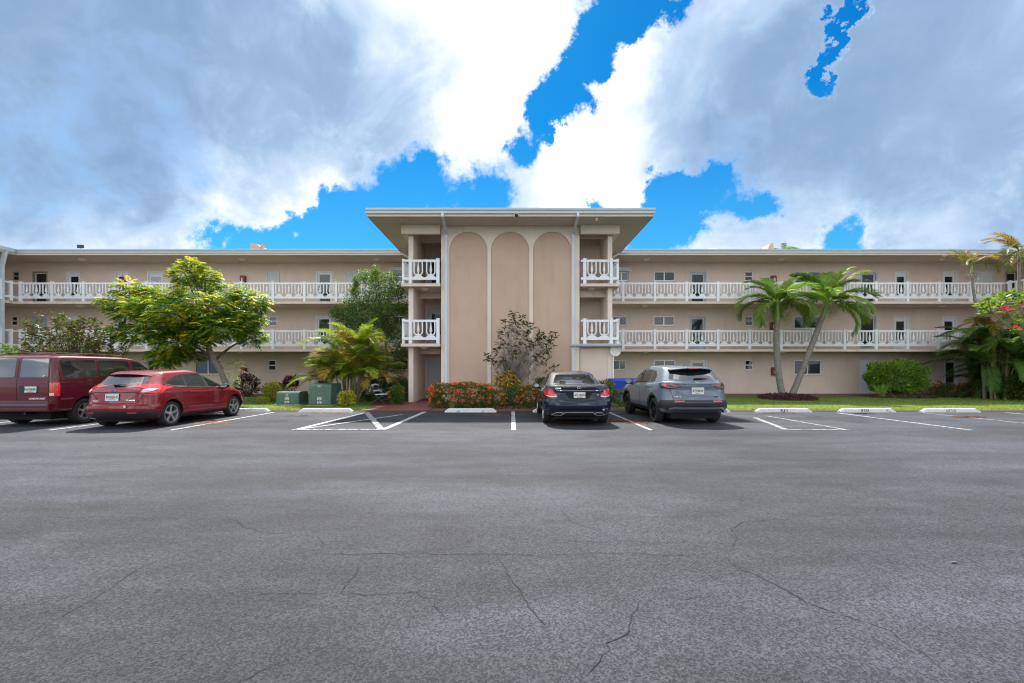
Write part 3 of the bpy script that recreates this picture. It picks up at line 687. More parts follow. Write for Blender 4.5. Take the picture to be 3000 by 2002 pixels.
# ------------------------------------------------------------------ ground
def asphalt():
    m = bpy.data.materials.new('asphalt'); m.use_nodes = True; nt = m.node_tree; N = nt.nodes.new; L = nt.links.new; MAT['asphalt'] = m
    b = nt.nodes['Principled BSDF']; geo = N('ShaderNodeNewGeometry'); pos = geo.outputs['Position']
    def nz(scale, detail=5, rough=.55, st=(1, 1, 1), off=(0, 0, 0)):
        mp = N('ShaderNodeMapping'); mp.inputs[3].default_value = st; mp.inputs[1].default_value = off; L(pos, mp.inputs[0])
        n = N('ShaderNodeTexNoise'); n.inputs['Scale'].default_value = scale; n.inputs['Detail'].default_value = detail; n.inputs['Roughness'].default_value = rough; L(mp.outputs[0], n.inputs['Vector']); return n.outputs[0]
    def mr(x, a, b_, c, d):
        n = N('ShaderNodeMapRange'); L(x, n.inputs[0]); n.interpolation_type = 'SMOOTHSTEP'
        for i, q in enumerate((a, b_, c, d)): n.inputs[i+1].default_value = q
        return n.outputs[0]
    def mul(a, c):
        n = N('ShaderNodeMath'); n.operation = 'MULTIPLY'; L(a, n.inputs[0])
        if isinstance(c, float): n.inputs[1].default_value = c
        else: L(c, n.inputs[1])
        return n.outputs[0]
    big = mr(nz(.30, 4, .6, (.55, 1.2, 1)), .34, .66, .70, 1.40)
    band = mr(nz(.55, 5, .6, (.14, 1.5, 1), (3, 8, 0)), .35, .65, .80, 1.22)
    med = mr(nz(2.2, 6, .65, (.6, 1.3, 1)), .3, .7, .90, 1.10)
    agg = N('ShaderNodeTexVoronoi'); agg.inputs['Scale'].default_value = 95; L(pos, agg.inputs['Vector'])
    bw = N('ShaderNodeRGBToBW'); L(agg.outputs['Color'], bw.inputs[0]); grain = mr(bw.outputs[0], .15, .9, .48, 1.62)
    agg2 = N('ShaderNodeTexVoronoi'); agg2.inputs['Scale'].default_value = 38; L(pos, agg2.inputs['Vector'])
    bw2 = N('ShaderNodeRGBToBW'); L(agg2.outputs['Color'], bw2.inputs[0]); grain2 = mr(bw2.outputs[0], .2, .85, .90, 1.10)
    fac = mul(mul(mul(mul(big, band), med), grain), grain2)
    # oil drips in the bays
    wn = N('ShaderNodeTexNoise'); wn.inputs['Scale'].default_value = 3.0; wn.inputs['Detail'].default_value = 5; L(pos, wn.inputs['Vector'])
    wv = N('ShaderNodeVectorMath'); wv.operation = 'MULTIPLY_ADD'; L(wn.outputs['Color'], wv.inputs[0]); wv.inputs[1].default_value = (.5, .9, 0); L(pos, wv.inputs[2])
    for (ox, oy, orad, ow) in ((-6.9+.25, 12.9+.45, .55, .5), (-1.5+.25, 12.6+.45, .6, .55), (-1.3+.25, 14.3+.45, .35, .6), (9.9+.25, 12.8+.45, .6, .5), (12.8+.25, 13.0+.45, .6, .6), (-7.2+.25, 14.2+.45, .4, .6), (1.9+.25, 9.9+.45, .35, .7), (9.6+.25, 14.2+.45, .4, .6)):
        dn = N('ShaderNodeVectorMath'); dn.operation = 'DISTANCE'; L(wv.outputs[0], dn.inputs[0]); dn.inputs[1].default_value = (ox, oy, 0)
        fac = mul(fac, mr(dn.outputs[1], orad*.35, orad, ow, 1))
    # worn pale scuffs and dark tyre films
    scuff = mr(nz(.8, 7, .7, (.5, 1.6, 1), (11, 2, 0)), .60, .78, 0, .55)
    sc = N('ShaderNodeVectorMath'); sc.operation = 'SCALE'; sc.inputs[0].default_value = (.032, .0345, .0445); L(fac, sc.inputs['Scale'])
    mx = N('ShaderNodeMix'); mx.data_type = 'RGBA'; L(mul(scuff, grain), mx.inputs[0]); L(sc.outputs[0], mx.inputs[6]); mx.inputs[7].default_value = (.095, .094, .098, 1)
    L(mx.outputs[2], b.inputs['Base Color']); b.inputs['Roughness'].default_value = .85; b.inputs['Specular IOR Level'].default_value = .35
    bp = N('ShaderNodeBump'); bp.inputs['Strength'].default_value = .55; bp.inputs['Distance'].default_value = .006; L(agg.outputs['Distance'], bp.inputs['Height']); L(bp.outputs[0], b.inputs['Normal'])
asphalt()
pm('line_paint', (.46, .47, .49), .75, var=.10, vscale=6, stain=((.07, .07, .08), 11, .46, .62, (1, 1, 1)), bump=.3, bscale=90)
pm('line_worn', (.36, .36, .38), .8, var=.12, vscale=6, stain=((.09, .09, .10), 7, .42, .58, (1, 1, 1)), bump=.3, bscale=90)
pm('scuff', (.12, .12, .125), .9, var=.2, vscale=20, stain=((.07, .07, .075), 14, .42, .58, (1, 1, 1)))
pm('crack_dark', (.012, .012, .014), .95)
pm('soil', (.085, .05, .034), .95, var=.35, vscale=14, bump=.8, bscale=60)
pm('turf', (.075, .13, .02), .95, var=.30, vscale=1.3, bump=.5, bscale=120, stain=((.16, .17, .04), .9, .50, .75, (1, 1, 1)))
pm('red_concrete', (.165, .05, .042), .6, var=.10, vscale=2, bump=.12, bscale=60, stain=((.11, .035, .03), 1.5, .55, .8, (1, 1, 1)))
pm('stop_paint', (.62, .63, .65), .7, var=.08, vscale=6, bump=.4, bscale=40, stain=((.16, .16, .16), 6, .60, .70, (1, 1, 1)), bdist=.02)
pm('litter', (.22, .075, .02), .9, var=.35, vscale=25)

mb = MB(); mb.add([(-600, -400, -.03), (600, -400, -.03), (600, 900, -.03), (-600, 900, -.03)], [(0, 1, 2, 3)]); tag(mb.build('ground', MAT['turf']), kind='structure')
mb = MB(); mb.add([(-60, -60, 0), (60, -60, 0), (60, 15.98, 0), (-60, 15.98, 0)], [(0, 1, 2, 3)]); lot = tag(mb.build('parking_lot', MAT['asphalt']), kind='structure')
# grass verge with a slightly uneven edge
rng = random.Random(3)
def strip(name, x0, x1, d0, d1, z, mat, step=.4, jit=.05, rise=.0):
    mb = MB(); n = int((x1-x0)/step); pts = []
    for i in range(n+1):
        x = x0+(x1-x0)*i/n; j = rng.uniform(-jit, jit); pts.append((x, d0+j))
    for i in range(n):
        (a, p), (b, q) = pts[i], pts[i+1]
        mb.add([(a, p, z-.05), (b, q, z-.05), (b, q+.04, z), (a, p+.04, z), (b, d1, z+rise), (a, d1, z+rise)], [(0, 1, 2, 3), (3, 2, 4, 5)])
    return tag(mb.build(name, MAT[mat]), kind='structure')
strip('lawn', -40, -5.28, 16.25, WALL_D-.9, .03, 'turf'); strip('lawn', 4.2, 40, 16.25, WALL_D-.9, .03, 'turf')
strip('planting_bed', -3.02, 4.198, 16.22, 20.09, .035, 'soil')
mb = MB(); mb.prism_z([(-5.30, 15.984), (-3.02, 15.984), (-3.04, 18.5), (-3.235, 20.08), (-3.235, 23.0), (-4.494, 23.0), (-4.494, 20.19), (-4.72, 20.19), (-4.72, 22.5), (-5.9, 21.2), (-6.15, 19.6), (-6.0, 18.7), (-5.6, 17.6), (-5.27, 16.7)], -.02, .045); tag(mb.build('entrance_path', MAT['red_concrete']), kind='structure')
mb = MB(); mb.box(-40, -5.31, 15.985, 16.3, -.03, .012); mb.box(-3.0, 40, 15.985, 16.3, -.03, .012); tag(mb.build('gravel_edge', MAT['soil']), kind='structure')

# painted lines: children of the lot
def ground_line(a, b, w, mat='line_paint', z=.004, name='parking_line'):
    a, b = Vector((*a, 0)), Vector((*b, 0)); u = (b-a).normalized(); n = Vector((-u.y, u.x, 0))*w/2
    mb = MB(); k = max(2, int((b-a).length/.25)); vs = []
    for i in range(k+1):
        p = a+(b-a)*i/k; j = rng.uniform(.92, 1.06)
        vs += [(p.x-n.x*j, p.y-n.y*j, z), (p.x+n.x*j, p.y+n.y*j, z)]
    mb.add(vs, [(2*i, 2*i+2, 2*i+3, 2*i+1) for i in range(k)])
    return mb.build(name, MAT[mat], lot)
for x, d1 in ((-17.4, 15.6), (-14.4, 15.6), (-11.37, 15.6), (-8.38, 15.6), (3.42, 15.6), (11.29, 15.4), (14.27, 15.5), (17.25, 15.5)):
    ground_line((x, 10.9), (x, d1), .10, 'line_paint' if x not in (14.27,) else 'line_worn')
ground_line((.04, 10.92), (.04, 15.9), .12)
ground_line((-5.36, 10.92), (-5.10, 15.6), .15); ground_line((-5.30, 11.0), (-3.66, 14.75), .10, 'line_paint', .008)
ground_line((-5.10, 15.55), (-3.22, 10.95), .17, 'line_worn', .012); ground_line((-3.2, 10.92), (-3.1, 15.8), .15, 'line_paint', .004)
ground_line((-5.38, 10.95), (-3.14, 10.95), .09, 'line_paint', .016)
ground_line((8.28, 10.95), (8.24, 14.4), .10, 'line_worn'); ground_line((7.55, 13.8), (6.78, 10.98), .14, 'line_worn', .008); ground_line((6.70, 10.95), (8.34, 10.95), .08, 'line_worn', .012)
# cracks: thin open seams, children of the lot
def crack(pts, w=.010):
    w *= .52
    P = [gnd(*p) for p in pts]; fine = [P[0]]
    for a, b in zip(P[:-1], P[1:]):
        k = max(2, int((b-a).length/.045)); n = Vector((-(b-a).y, (b-a).x, 0)).normalized()
        amp = 0
        for i in range(1, k+1):
            amp = amp*.7+rng.gauss(0, .011); q = a+(b-a)*i/k
            if i < k: q = q+n*amp
            fine.append(q)
    mb = MB(); vs = []
    for i, q in enumerate(fine):
        t = (fine[min(i+1, len(fine)-1)]-fine[max(i-1, 0)]); n = Vector((-t.y, t.x, 0)).normalized()
        ww = w*rng.uniform(.35, 1.3)*min(1, (i+1)/6, (len(fine)-i)/6)
        vs += [(q.x-n.x*ww/2, q.y-n.y*ww/2, .0035), (q.x+n.x*ww/2, q.y+n.y*ww/2, .0035)]
    mb.add(vs, [(2*i, 2*i+2, 2*i+3, 2*i+1) for i in range(len(fine)-1)])
    mb.build('crack', MAT['crack_dark'], lot)
crack([(930, 1622), (1080, 1624), (1250, 1622), (1350, 1624), (1440, 1625), (1500, 1624), (1610, 1626), (1760, 1620), (1900, 1624), (2030, 1627), (2110, 1628)], .012)
crack([(1452, 1628), (1480, 1665), (1498, 1700), (1530, 1745), (1560, 1790), (1610, 1852)], .012)
crack([(2112, 1628), (2145, 1600), (2160, 1580), (2142, 1548), (2190, 1530), (2340, 1515)], .012)
crack([(2112, 1630), (2200, 1680), (2290, 1725), (2400, 1780), (2520, 1820), (2610, 1850), (2680, 1900), (2740, 1945), (2800, 1995)], .011)
crack([(1872, 1762), (1865, 1790), (1835, 1860), (1775, 1885), (1765, 1920), (1735, 1962), (1690, 2002)], .016)
crack([(1872, 1762), (1800, 1752), (1740, 1738), (1695, 1712)], .008)
crack([(1872, 1762), (1960, 1752), (2060, 1752), (2120, 1740)], .008)
crack([(1085, 1628), (1050, 1662), (1020, 1712), (1000, 1742), (1090, 1744), (1200, 1736), (1275, 1755), (1285, 1790), (1310, 1815)], .010)
crack([(1000, 1742), (880, 1738), (760, 1736), (690, 1744)], .008)
crack([(115, 1512), (200, 1520), (370, 1515), (520, 1520), (690, 1525), (712, 1545), (760, 1558), (850, 1565), (930, 1570), (945, 1600), (950, 1615)], .010)
crack([(1648, 1480), (1650, 1505), (1675, 1530), (1720, 1545), (1770, 1562), (1780, 1575)], .010)
crack([(640, 2000), (720, 1995), (800, 1950), (880, 1920)], .010)
crack([(0, 1895), (120, 1840), (270, 1760), (320, 1728), (420, 1660), (540, 1615)], .008)
crack([(1395, 1915), (1415, 1950), (1425, 2000)], .010); crack([(2780, 1630), (2860, 1630), (2940, 1625)], .010); crack([(2460, 1415), (2580, 1470), (2700, 1525)], .007)
crack([(130, 1585), (300, 1592), (500, 1590), (700, 1588)], .006); crack([(1560, 1590), (1700, 1588), (1900, 1592), (2050, 1590), (2300, 1594)], .007)
crack([(2050, 1310), (2300, 1313), (2600, 1316), (2990, 1314)], .010); crack([(820, 1548), (870, 1552), (905, 1562)], .008)

# fallen needles: small loose pieces in drifts
def drift(name, label, spots, n, seed):
    r_ = random.Random(seed); mb = MB()
    for (px, py, rx, ry) in spots:
        c = gnd(px, py)
        for i in range(n):
            a = r_.uniform(0, 6.28); q = r_.random()**.6; x = c.x+rx*q*math.cos(a); y = c.y+ry*q*math.sin(a); l = r_.uniform(.02, .06); th = r_.uniform(0, 3.14)
            dx, dy = l*math.cos(th), l*math.sin(th); wx, wy = -dy*.12, dx*.12; z = .005+r_.random()*.012
            mb.add([(x-dx-wx, y-dy-wy, z), (x+dx-wx, y+dy-wy, z), (x+dx+wx, y+dy+wy, z+.004), (x-dx+wx, y-dy+wy, z+.004)], [(0, 1, 2, 3)])
    tag(mb.build(name, MAT['litter']), label, 'litter', kind='stuff')
drift('needle_litter', 'drifts of rust brown fallen needles on the asphalt', [(620, 1241, .55, .28), (888, 1219, .25, .10), (1655, 1239, .45, .2), (1800, 1233, .5, .25), (1870, 1240, .35, .3), (2840, 1223, .5, .2), (2530, 1213, .4, .1), (1450, 1218, .6, .2), (960, 1211, .8, .1), (2290, 1211, .7, .08)], 210, 8)
mb = MB(); c = gnd(2795, 1650); mb.add([(c.x-.03, c.y, .008), (c.x, c.y-.012, .014), (c.x+.03, c.y+.006, .009), (c.x, c.y+.015, .007)], [(0, 1, 2, 3)]); tag(mb.build('fallen_leaf', MAT['litter']), 'single orange brown leaf lying on the open asphalt at right', 'leaf')

# wheel stops
STOPS = [(392, 540, None, 'concrete wheel stop in front of the maroon van'), (628, 786, None, 'white concrete wheel stop ahead of the red hatchback'), (874, 1032, None, 'scuffed white wheel stop in front of the green utility boxes'),
         (1303, 1454, None, 'plain white wheel stop before the orange flower hedge'), (1561, 1718, None, 'white wheel stop ahead of the dark blue sedan'), (1985, 2140, None, 'white wheel stop ahead of the grey crossover'),
         (2217, 2380, '311', 'white wheel stop marked 311 beside the twin palms'), (2463, 2625.5, '310', 'white wheel stop marked 310 before the round hedge'), (2706, 2874, '312', 'chipped white wheel stop with worn number at far right')]
for px0, px1, num, lab in STOPS:
    d = 15.62; a, b = PX(px0, d), PX(px1, d); c = (a+b)/2; w = (b-a)/2
    t = thing('wheel_stop', lab, 'wheel stop', (c, d, 0), rng.uniform(-.008, .008), 'concrete wheel stops')
    mb = MB(); pr = [(-.0, .0), (.03, .115), (.06, .135), (.13, .135), (.16, .115), (.19, 0)]
    n = 14; vs = []
    for i in range(n+1):
        x = -w+2*w*i/n; e = min(1, (w-abs(x))/.12); e = .35+.65*max(0, min(1, e))
        vs += [(x*(1), p[0]+rng.uniform(-.004, .004), p[1]*e+(rng.uniform(-.004, .004) if p[1] else 0)) for p in pr]
    m_ = len(pr); fs = [(i*m_+k, (i+1)*m_+k, (i+1)*m_+k+1, i*m_+k+1) for i in range(n) for k in range(m_-1)]
    fs += [tuple(range(m_)), tuple(n*m_+k for k in reversed(range(m_)))]
    mb.add(vs, fs); mb.build('block', MAT['stop_paint'], t)
    if num:
        me = text_mesh(num, .13, .002, 'lettering', .002, 1.5); me.materials.append(MAT['ink'] if num != '312' else MAT['line_worn_ink'] if 'line_worn_ink' in MAT else pm('line_worn_ink', (.25, .25, .26), .8))
        link_mesh('lettering', me, None, t, loc=(-.12 if num == '310' else 0, .010, .066), rot=(R(-14.6), 0, 0))
# ------------------------------------------------------------------ vegetation
NR = np.random.default_rng(11)
def leafmat(name, transl=.35, rough=.45, spec=.4):
    return pm(name, (.1, .1, .1), rough, attr='Col', transl=transl, spec=spec)
leafmat('leaf', .45); leafmat('leaf_gloss', .30, .5, .25); leafmat('petal', .3, .6, .2)
pm('bark_grey', (.24, .21, .18), .9, var=.3, vscale=9, bump=.6, bscale=30, stretch=(1, 1, 3), bdist=.02)
pm('bark_dark', (.10, .08, .065), .9, var=.3, vscale=9, bump=.6, bscale=30)
pm('bark_twig', (.30, .26, .225), .9, var=.25, vscale=12)
pm('palm_bark', (.235, .215, .19), .9, var=.25, vscale=5, stretch=(1, 1, 6), bump=.5, bscale=25, stain=((.12, .09, .075), 3, .55, .75, (1, 1, 3)))
pm('crownshaft', (.20, .30, .09), .45, var=.15, vscale=3)
pm('areca_stem', (.22, .21, .09), .6, var=.3, vscale=4, stretch=(1, 1, 4))

def quad_mesh(name, V, C, mat):
    """V (N,4,3), C (N,3)"""
    n = len(V); me = bpy.data.meshes.new(name)
    me.vertices.add(4*n); me.vertices.foreach_set('co', np.ascontiguousarray(V, dtype=np.float32).ravel())
    me.loops.add(4*n); me.loops.foreach_set('vertex_index', np.arange(4*n, dtype=np.int32))
    me.polygons.add(n); me.polygons.foreach_set('loop_start', np.arange(0, 4*n, 4, dtype=np.int32))
    at = me.color_attributes.new('Col', 'FLOAT_COLOR', 'POINT')
    cc = np.ones((n, 4, 4), dtype=np.float32); cc[:, :, :3] = np.asarray(C)[:, None, :]
    at.data.foreach_set('color', cc.ravel())
    me.materials.append(MAT[mat] if isinstance(mat, str) else mat); me.update(calc_edges=True); return me
def unit(a): return a/np.maximum(np.linalg.norm(a, axis=-1, keepdims=True), 1e-9)
def rdir(n): return unit(NR.normal(size=(n, 3)))
def leaf_quads(P, t, L, W, flat=.6, mid=.45):
    n = len(P); up = np.array([0, 0, 1.])*flat+rdir(n)*(1-flat+.15); s = unit(np.cross(t, up)); nn = np.cross(s, t)
    L = np.broadcast_to(L, (n,))[:, None]; W = np.broadcast_to(W, (n,))[:, None]
    b = P; tip = P+t*L-nn*L*.10; m1 = P+t*L*mid+s*W/2+nn*W*.15; m2 = P+t*L*mid-s*W/2+nn*W*.15
    return np.stack([b, m1, tip, m2], 1)
def compound(P, t, L, k=8, ll=.06, lw=.022, droop=.35):
    """pinnate leaves: rachis with k pairs of leaflets"""
    n = len(P); up = np.array([0, 0, 1.])+rdir(n)*.25; s = unit(np.cross(t, up)); out = []
    L = np.broadcast_to(L, (n,))[:, None]
    for j in range(k):
        f = (j+.6)/k; pos = P+t*L*f+np.array([0, 0, -1.])*L*droop*f*f; l = ll*(.55+.9*math.sin(math.pi*min(1, f*.85+.12)))
        td = unit(t+np.array([0, 0, -1.])*droop*2*f)
        for sg in (-1, 1):
            d = unit(td*.45+s*sg*.9+np.array([0, 0, -.18])+rdir(n)*.12); out.append(leaf_quads(pos, d, l*NR.uniform(.8, 1.2, n), lw, .85))
    return np.concatenate(out, 0)
def pal(n, cols, w=None, jit=.22):
    c = np.array(cols, dtype=float)*1.35; i = NR.choice(len(c), n, p=None if w is None else np.array(w)/sum(w)); return c[i]*NR.uniform(1-jit, 1+jit, (n, 1))
def in_ell(n, c, r, lo=.0):
    d = rdir(n); q = NR.uniform(lo**3, 1, n)**(1/3); return np.array(c)+d*q[:, None]*np.array(r), d
G_MID, G_DK, G_LT, G_YL = (.075, .155, .02), (.032, .085, .018), (.13, .22, .025), (.30, .31, .02)

def veg(name, label, cat, loc, group=None): return thing(name, label, cat, loc, 0, group)
def wpart(mb, name, mat, t, **k): return mb.build(name, MAT[mat], t, world=True, **k)
def qpart(name, V, C, mat, t, kind=None):
    o = link_mesh(name, quad_mesh(name, V, C, mat), None, t, True)
    if kind: o['kind'] = kind
    return o
def bez(p0, p1, p2, n=6):
    p0, p1, p2 = Vector(p0), Vector(p1), Vector(p2); return [p0*(1-i/n)**2+p1*2*(i/n)*(1-i/n)+p2*(i/n)**2 for i in range(n+1)]

# --- large yellow-green tree by the red hatchback
def big_tree():
    d = 19.0; t = veg('shade_tree', 'broad feathery yellow-green tree behind the red hatchback', 'tree', (PX(672, d), d, 0))
    P = lambda px, py, dd=0: (PX(px, d+dd), d+dd, PZ(py, d+dd))
    mb = MB(); tr = [P(672, 1182), P(664, 1125), P(650, 1090), P(628, 1058), P(612, 1022), P(608, 990), P(600, 950)]; mb.tube(tr, [.19, .155, .14, .125, .115, .10, .07], 10)
    wpart(mb, 'trunk', 'bark_grey', t, smooth=True)
    cl = [(330, 888, 0, .55, .32), (382, 848, .3, .6, .5), (420, 900, -.6, .8, .55), (470, 880, .5, .95, .7), (540, 800, .2, .5, .42), (560, 780, -.2, .45, .3), (600, 812, .2, .65, .5), (570, 850, .7, .9, .5),
          (520, 925, -1.0, 1.1, .7), (610, 900, -.9, 1.1, .75), (680, 860, .3, .75, .5), (730, 885, .1, .85, .6), (700, 940, -.5, .9, .65), (650, 960, -1.1, .95, .55), (740, 990, .2, .55, .40), (735, 935, .6, .6, .5),
          (400, 980, .2, .85, .45), (350, 965, .1, .45, .25), (470, 960, -.9, .9, .55), (520, 1000, -.7, 1.0, .55), (490, 1040, -.4, .75, .42), (560, 1035, .3, .6, .4), (590, 985, -.8, .8, .45), (370, 915, .3, .7, .4), (440, 870, 1.0, .9, .5), (640, 930, 1.0, 1.2, .6), (540, 960, 1.0, 1.2, .6), (480, 1060, -.2, .35, .25)]
    V = []; C = []; mb = MB(); hub = Vector(tr[-2])
    for px, py, dd, rx, rz in cl:
        c = Vector(P(px, py, dd)); st = Vector(tr[3]) if py > 985 else hub
        mid = (st+c)/2+Vector((0, 0, .35)); mb.tube(bez(st, mid, c, 5), [.06, .05, .04, .03, .022, .012], 6)
        n = int(300*rx*rz*1.2)+20
        p, dr = in_ell(n, c, (rx*.80, rx*.75, rz*.72), .5)
        td = unit(dr*np.array([1, 1, .35])+rdir(n)*.35+np.array([0, 0, .05]))
        L = NR.uniform(.22, .40, n); q = compound(p, td, L, 7, .115, .042, .32); V.append(q)
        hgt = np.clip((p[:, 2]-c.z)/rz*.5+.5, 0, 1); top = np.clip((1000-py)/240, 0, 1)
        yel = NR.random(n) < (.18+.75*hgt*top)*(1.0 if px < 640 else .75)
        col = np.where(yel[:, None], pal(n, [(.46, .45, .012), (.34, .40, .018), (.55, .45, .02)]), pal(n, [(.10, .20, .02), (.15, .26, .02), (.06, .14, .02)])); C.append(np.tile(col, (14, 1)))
        k = 5
        for i in range(k):
            e = Vector(p[i]); mb.tube([c, (c+e)/2+Vector((0, 0, .04)), e], [.014, .009, .004], 4)
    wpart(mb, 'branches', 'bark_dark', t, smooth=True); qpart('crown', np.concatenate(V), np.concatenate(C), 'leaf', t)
    # pale sprout at the trunk foot
    V = []; c = Vector(P(688, 1080, -.1)); p, dr = in_ell(46, c, (.28, .25, .42), .2); q = compound(p, unit(dr+np.array([0, 0, .3])), .25, 7, .05, .014, .5)
    qpart('sprout', q, np.tile(pal(46, [(.17, .27, .03), (.25, .32, .03)]), (14, 1)), 'leaf', t)
    p, dr = in_ell(22, Vector(P(678, 1120, -.1)), (.22, .2, .2), .2); q = compound(p, unit(dr+np.array([0, 0, .3])), .2, 7, .05, .014, .5); qpart('sprout', q, np.tile(pal(22, [(.17, .27, .03)]), (14, 1)), 'leaf', t)
big_tree()

# --- generic shrub: stems + leaf clumps (+ blossoms)
def shrub(name, label, cat, cx, cy, r, zc, rz, n, L, W, cols, w=None, mat='leaf', stems=9, flowers=None, group=None, base=None, up=.25, lo=.45, boxy=0, bark='bark_dark', tw=.012):
    t = veg(name, label, cat, (cx, cy, 0.03), group); c = (cx, cy, zc)
    rx, ry = r if isinstance(r, tuple) else (r, r)
    p, dr = in_ell(n, (0, 0, 0), (1, 1, 1), lo)
    if boxy:
        q = np.abs(p).max(1, keepdims=True); l = np.linalg.norm(p, axis=1, keepdims=True); p = p*(1-boxy)+p*(l/np.maximum(q, 1e-6))*boxy
    lump = 1+.10*np.sin(p[:, :1]*5+cx*3)*np.cos(p[:, 1:2]*4+1)+.07*np.sin(p[:, 2:3]*7+p[:, :1]*6)
    p = p*np.array([rx, ry, rz])*lump+np.array(c); p[:, 2] = np.maximum(p[:, 2], .06)
    td = unit(dr+np.array([0, 0, up])+rdir(n)*.7)
    qpart('foliage', leaf_quads(p, td, NR.uniform(.7, 1.2, n)*L, NR.uniform(.8, 1.15, n)*W, .5), pal(n, cols, w), mat, t)
    mb = MB(); b = Vector((cx, cy, .02))
    for i in range(stems):
        e = Vector(p[NR.integers(n)]); s0 = b+Vector((NR.uniform(-.12, .12)*rx*3, NR.uniform(-.1, .1)*ry*3, 0)); mb.tube(bez(s0, (s0+e)/2+Vector((0, 0, rz*.3)), e, 4), [tw, tw*.9, tw*.75, tw*.55, tw*.3], 5)
    wpart(mb, 'stems', bark, t)
    if flowers:
        k, fr, fcols, zmin = flowers
        fp, fd = in_ell(k, (0, 0, 0), (1, 1, 1), .97)
        if boxy:
            q = np.abs(fp).max(1, keepdims=True); l = np.linalg.norm(fp, axis=1, keepdims=True); fp = fp*(1-boxy)+fp*(l/np.maximum(q, 1e-6))*boxy
        fp = fp*np.array([rx, ry, rz])*1.06+np.array(c); keep = fp[:, 2] > zmin; fp = fp[keep]; fd = fd[keep]; m = 26
        cp = np.repeat(fp, m, 0); dd = unit(np.repeat(fd, m, 0)*.6+rdir(len(cp))+np.array([0, 0, .3])); cp = cp+dd*fr*.75*NR.uniform(.5, 1, (len(cp), 1))
        qpart('blossoms', leaf_quads(cp, unit(dd+rdir(len(cp))*.9), fr*.55, fr*.45, .2, .55), np.repeat(pal(len(fp), fcols, jit=.15), m, 0)*NR.uniform(.8, 1.15, (len(cp), 1)), 'petal', t, 'stuff')
    return t
ORANGE = [(.72, .15, .045), (.66, .10, .035), (.75, .22, .06)]
IX = [(.08, .14, .02), (.05, .10, .02), (.12, .18, .025), (.16, .15, .025)]
shrub('ixora_hedge', 'clipped hedge full of orange flowers left of the centre of the entrance wall', 'hedge', -2.02, 17.65, (1.18, .72), .50, .44, 7500, .085, .038, IX, None, 'leaf', 20, (330, .058, ORANGE, .22), 'orange flowering shrubs', boxy=.72, lo=.6)
shrub('ixora_shrub', 'small orange flowering shrub between the hedge and the croton', 'shrub', PX(1457, 17.4), 17.4, (.36, .36), .38, .34, 1300, .08, .036, IX, None, 'leaf', 8, (42, .05, ORANGE, .2), 'orange flowering shrubs')
shrub('ixora_shrub', 'orange flowering shrub at the left side of the dark blue sedan', 'shrub', PX(1555, 17.5), 17.5, (.62, .5), .46, .44, 2800, .08, .036, IX, None, 'leaf', 10, (80, .05, ORANGE, .2), 'orange flowering shrubs')
shrub('leafy_bush', 'small dark green bush between the croton and the orange shrub', 'bush', PX(1508, 17.6), 17.6, (.36, .34), .46, .42, 1900, .07, .02, [(.05, .13, .02), (.08, .18, .025), (.03, .08, .015)], None, 'leaf', 8)
shrub('ixora_shrub', 'orange flowering shrub beside the bench and the entrance pillar', 'shrub', PX(1162, 18.9), 18.9, (.34, .32), .42, .42, 1400, .09, .04, [(.05, .12, .02), (.09, .17, .025)], None, 'leaf', 8, (26, .055, [(.75, .12, .03), (.8, .18, .05)], .3), 'orange flowering shrubs')
shrub('dark_bush', 'dark green bush against the left entrance pillar', 'bush', -5.28, 20.6, (.52, .5), .62, .58, 3000, .08, .04, [G_DK, (.05, .11, .02), (.035, .08, .015)], None, 'leaf_gloss', 10)
shrub('dark_bush', 'dark shrub in the shade behind the bench', 'bush', -6.6, 21.0, (.8, .6), .62, .62, 3200, .09, .04, [G_DK, (.05, .11, .02), (.12, .15, .02)], [4, 3, 1], 'leaf_gloss', 10, bark='bark_dark')
shrub('yellow_croton', 'small yellow speckled croton in front of the tall utility box', 'shrub', PX(1016, 18.0), 18.0, (.36, .3), .33, .31, 1100, .085, .035, [(.42, .38, .03), (.30, .32, .03), (.12, .18, .02), (.5, .42, .05)], None, 'leaf_gloss', 7, group='yellow crotons')
shrub('yellow_croton', 'yellow speckled croton left of the low utility box', 'shrub', PX(797, 20.6), 20.6, (.36, .34), .46, .44, 1500, .10, .04, [(.40, .37, .04), (.32, .34, .05), (.12, .18, .02), (.5, .42, .06)], None, 'leaf_gloss', 9, group='yellow crotons')
shrub('yellow_croton', 'tiny yellow croton growing low in the grass near the hatchback bumper', 'shrub', PX(770, 19.6), 19.6, (.26, .22), .16, .15, 350, .09, .035, [(.40, .37, .04), (.20, .26, .03)], None, 'leaf_gloss', 5, group='yellow crotons')
shrub('ixora_shrub', 'red flowering shrub behind the yellow croton on the left lawn', 'shrub', PX(806, 24.4), 24.4, (.66, .4), .42, .36, 1800, .08, .035, IX, None, 'leaf', 9, (95, .06, [(.55, .04, .025), (.6, .08, .03)], .45), 'orange flowering shrubs', boxy=.4)
shrub('dark_croton', 'dark purple croton under the extinguisher cabinet', 'shrub', PX(725, 24.9), 24.9, (.62, .5), .62, .58, 950, .17, .05, [(.05, .02, .018), (.035, .022, .015), (.07, .05, .015), (.16, .06, .02)], [5, 4, 2, 1], 'leaf_gloss', 14, up=.8, bark='bark_dark')
shrub('ti_plant', 'burgundy ti plant behind the low utility box', 'shrub', PX(853, 22.6), 22.6, (.34, .3), .84, .32, 420, .20, .05, [(.09, .015, .022), (.05, .012, .02), (.16, .02, .03)], None, 'leaf_gloss', 10, up=1.0)
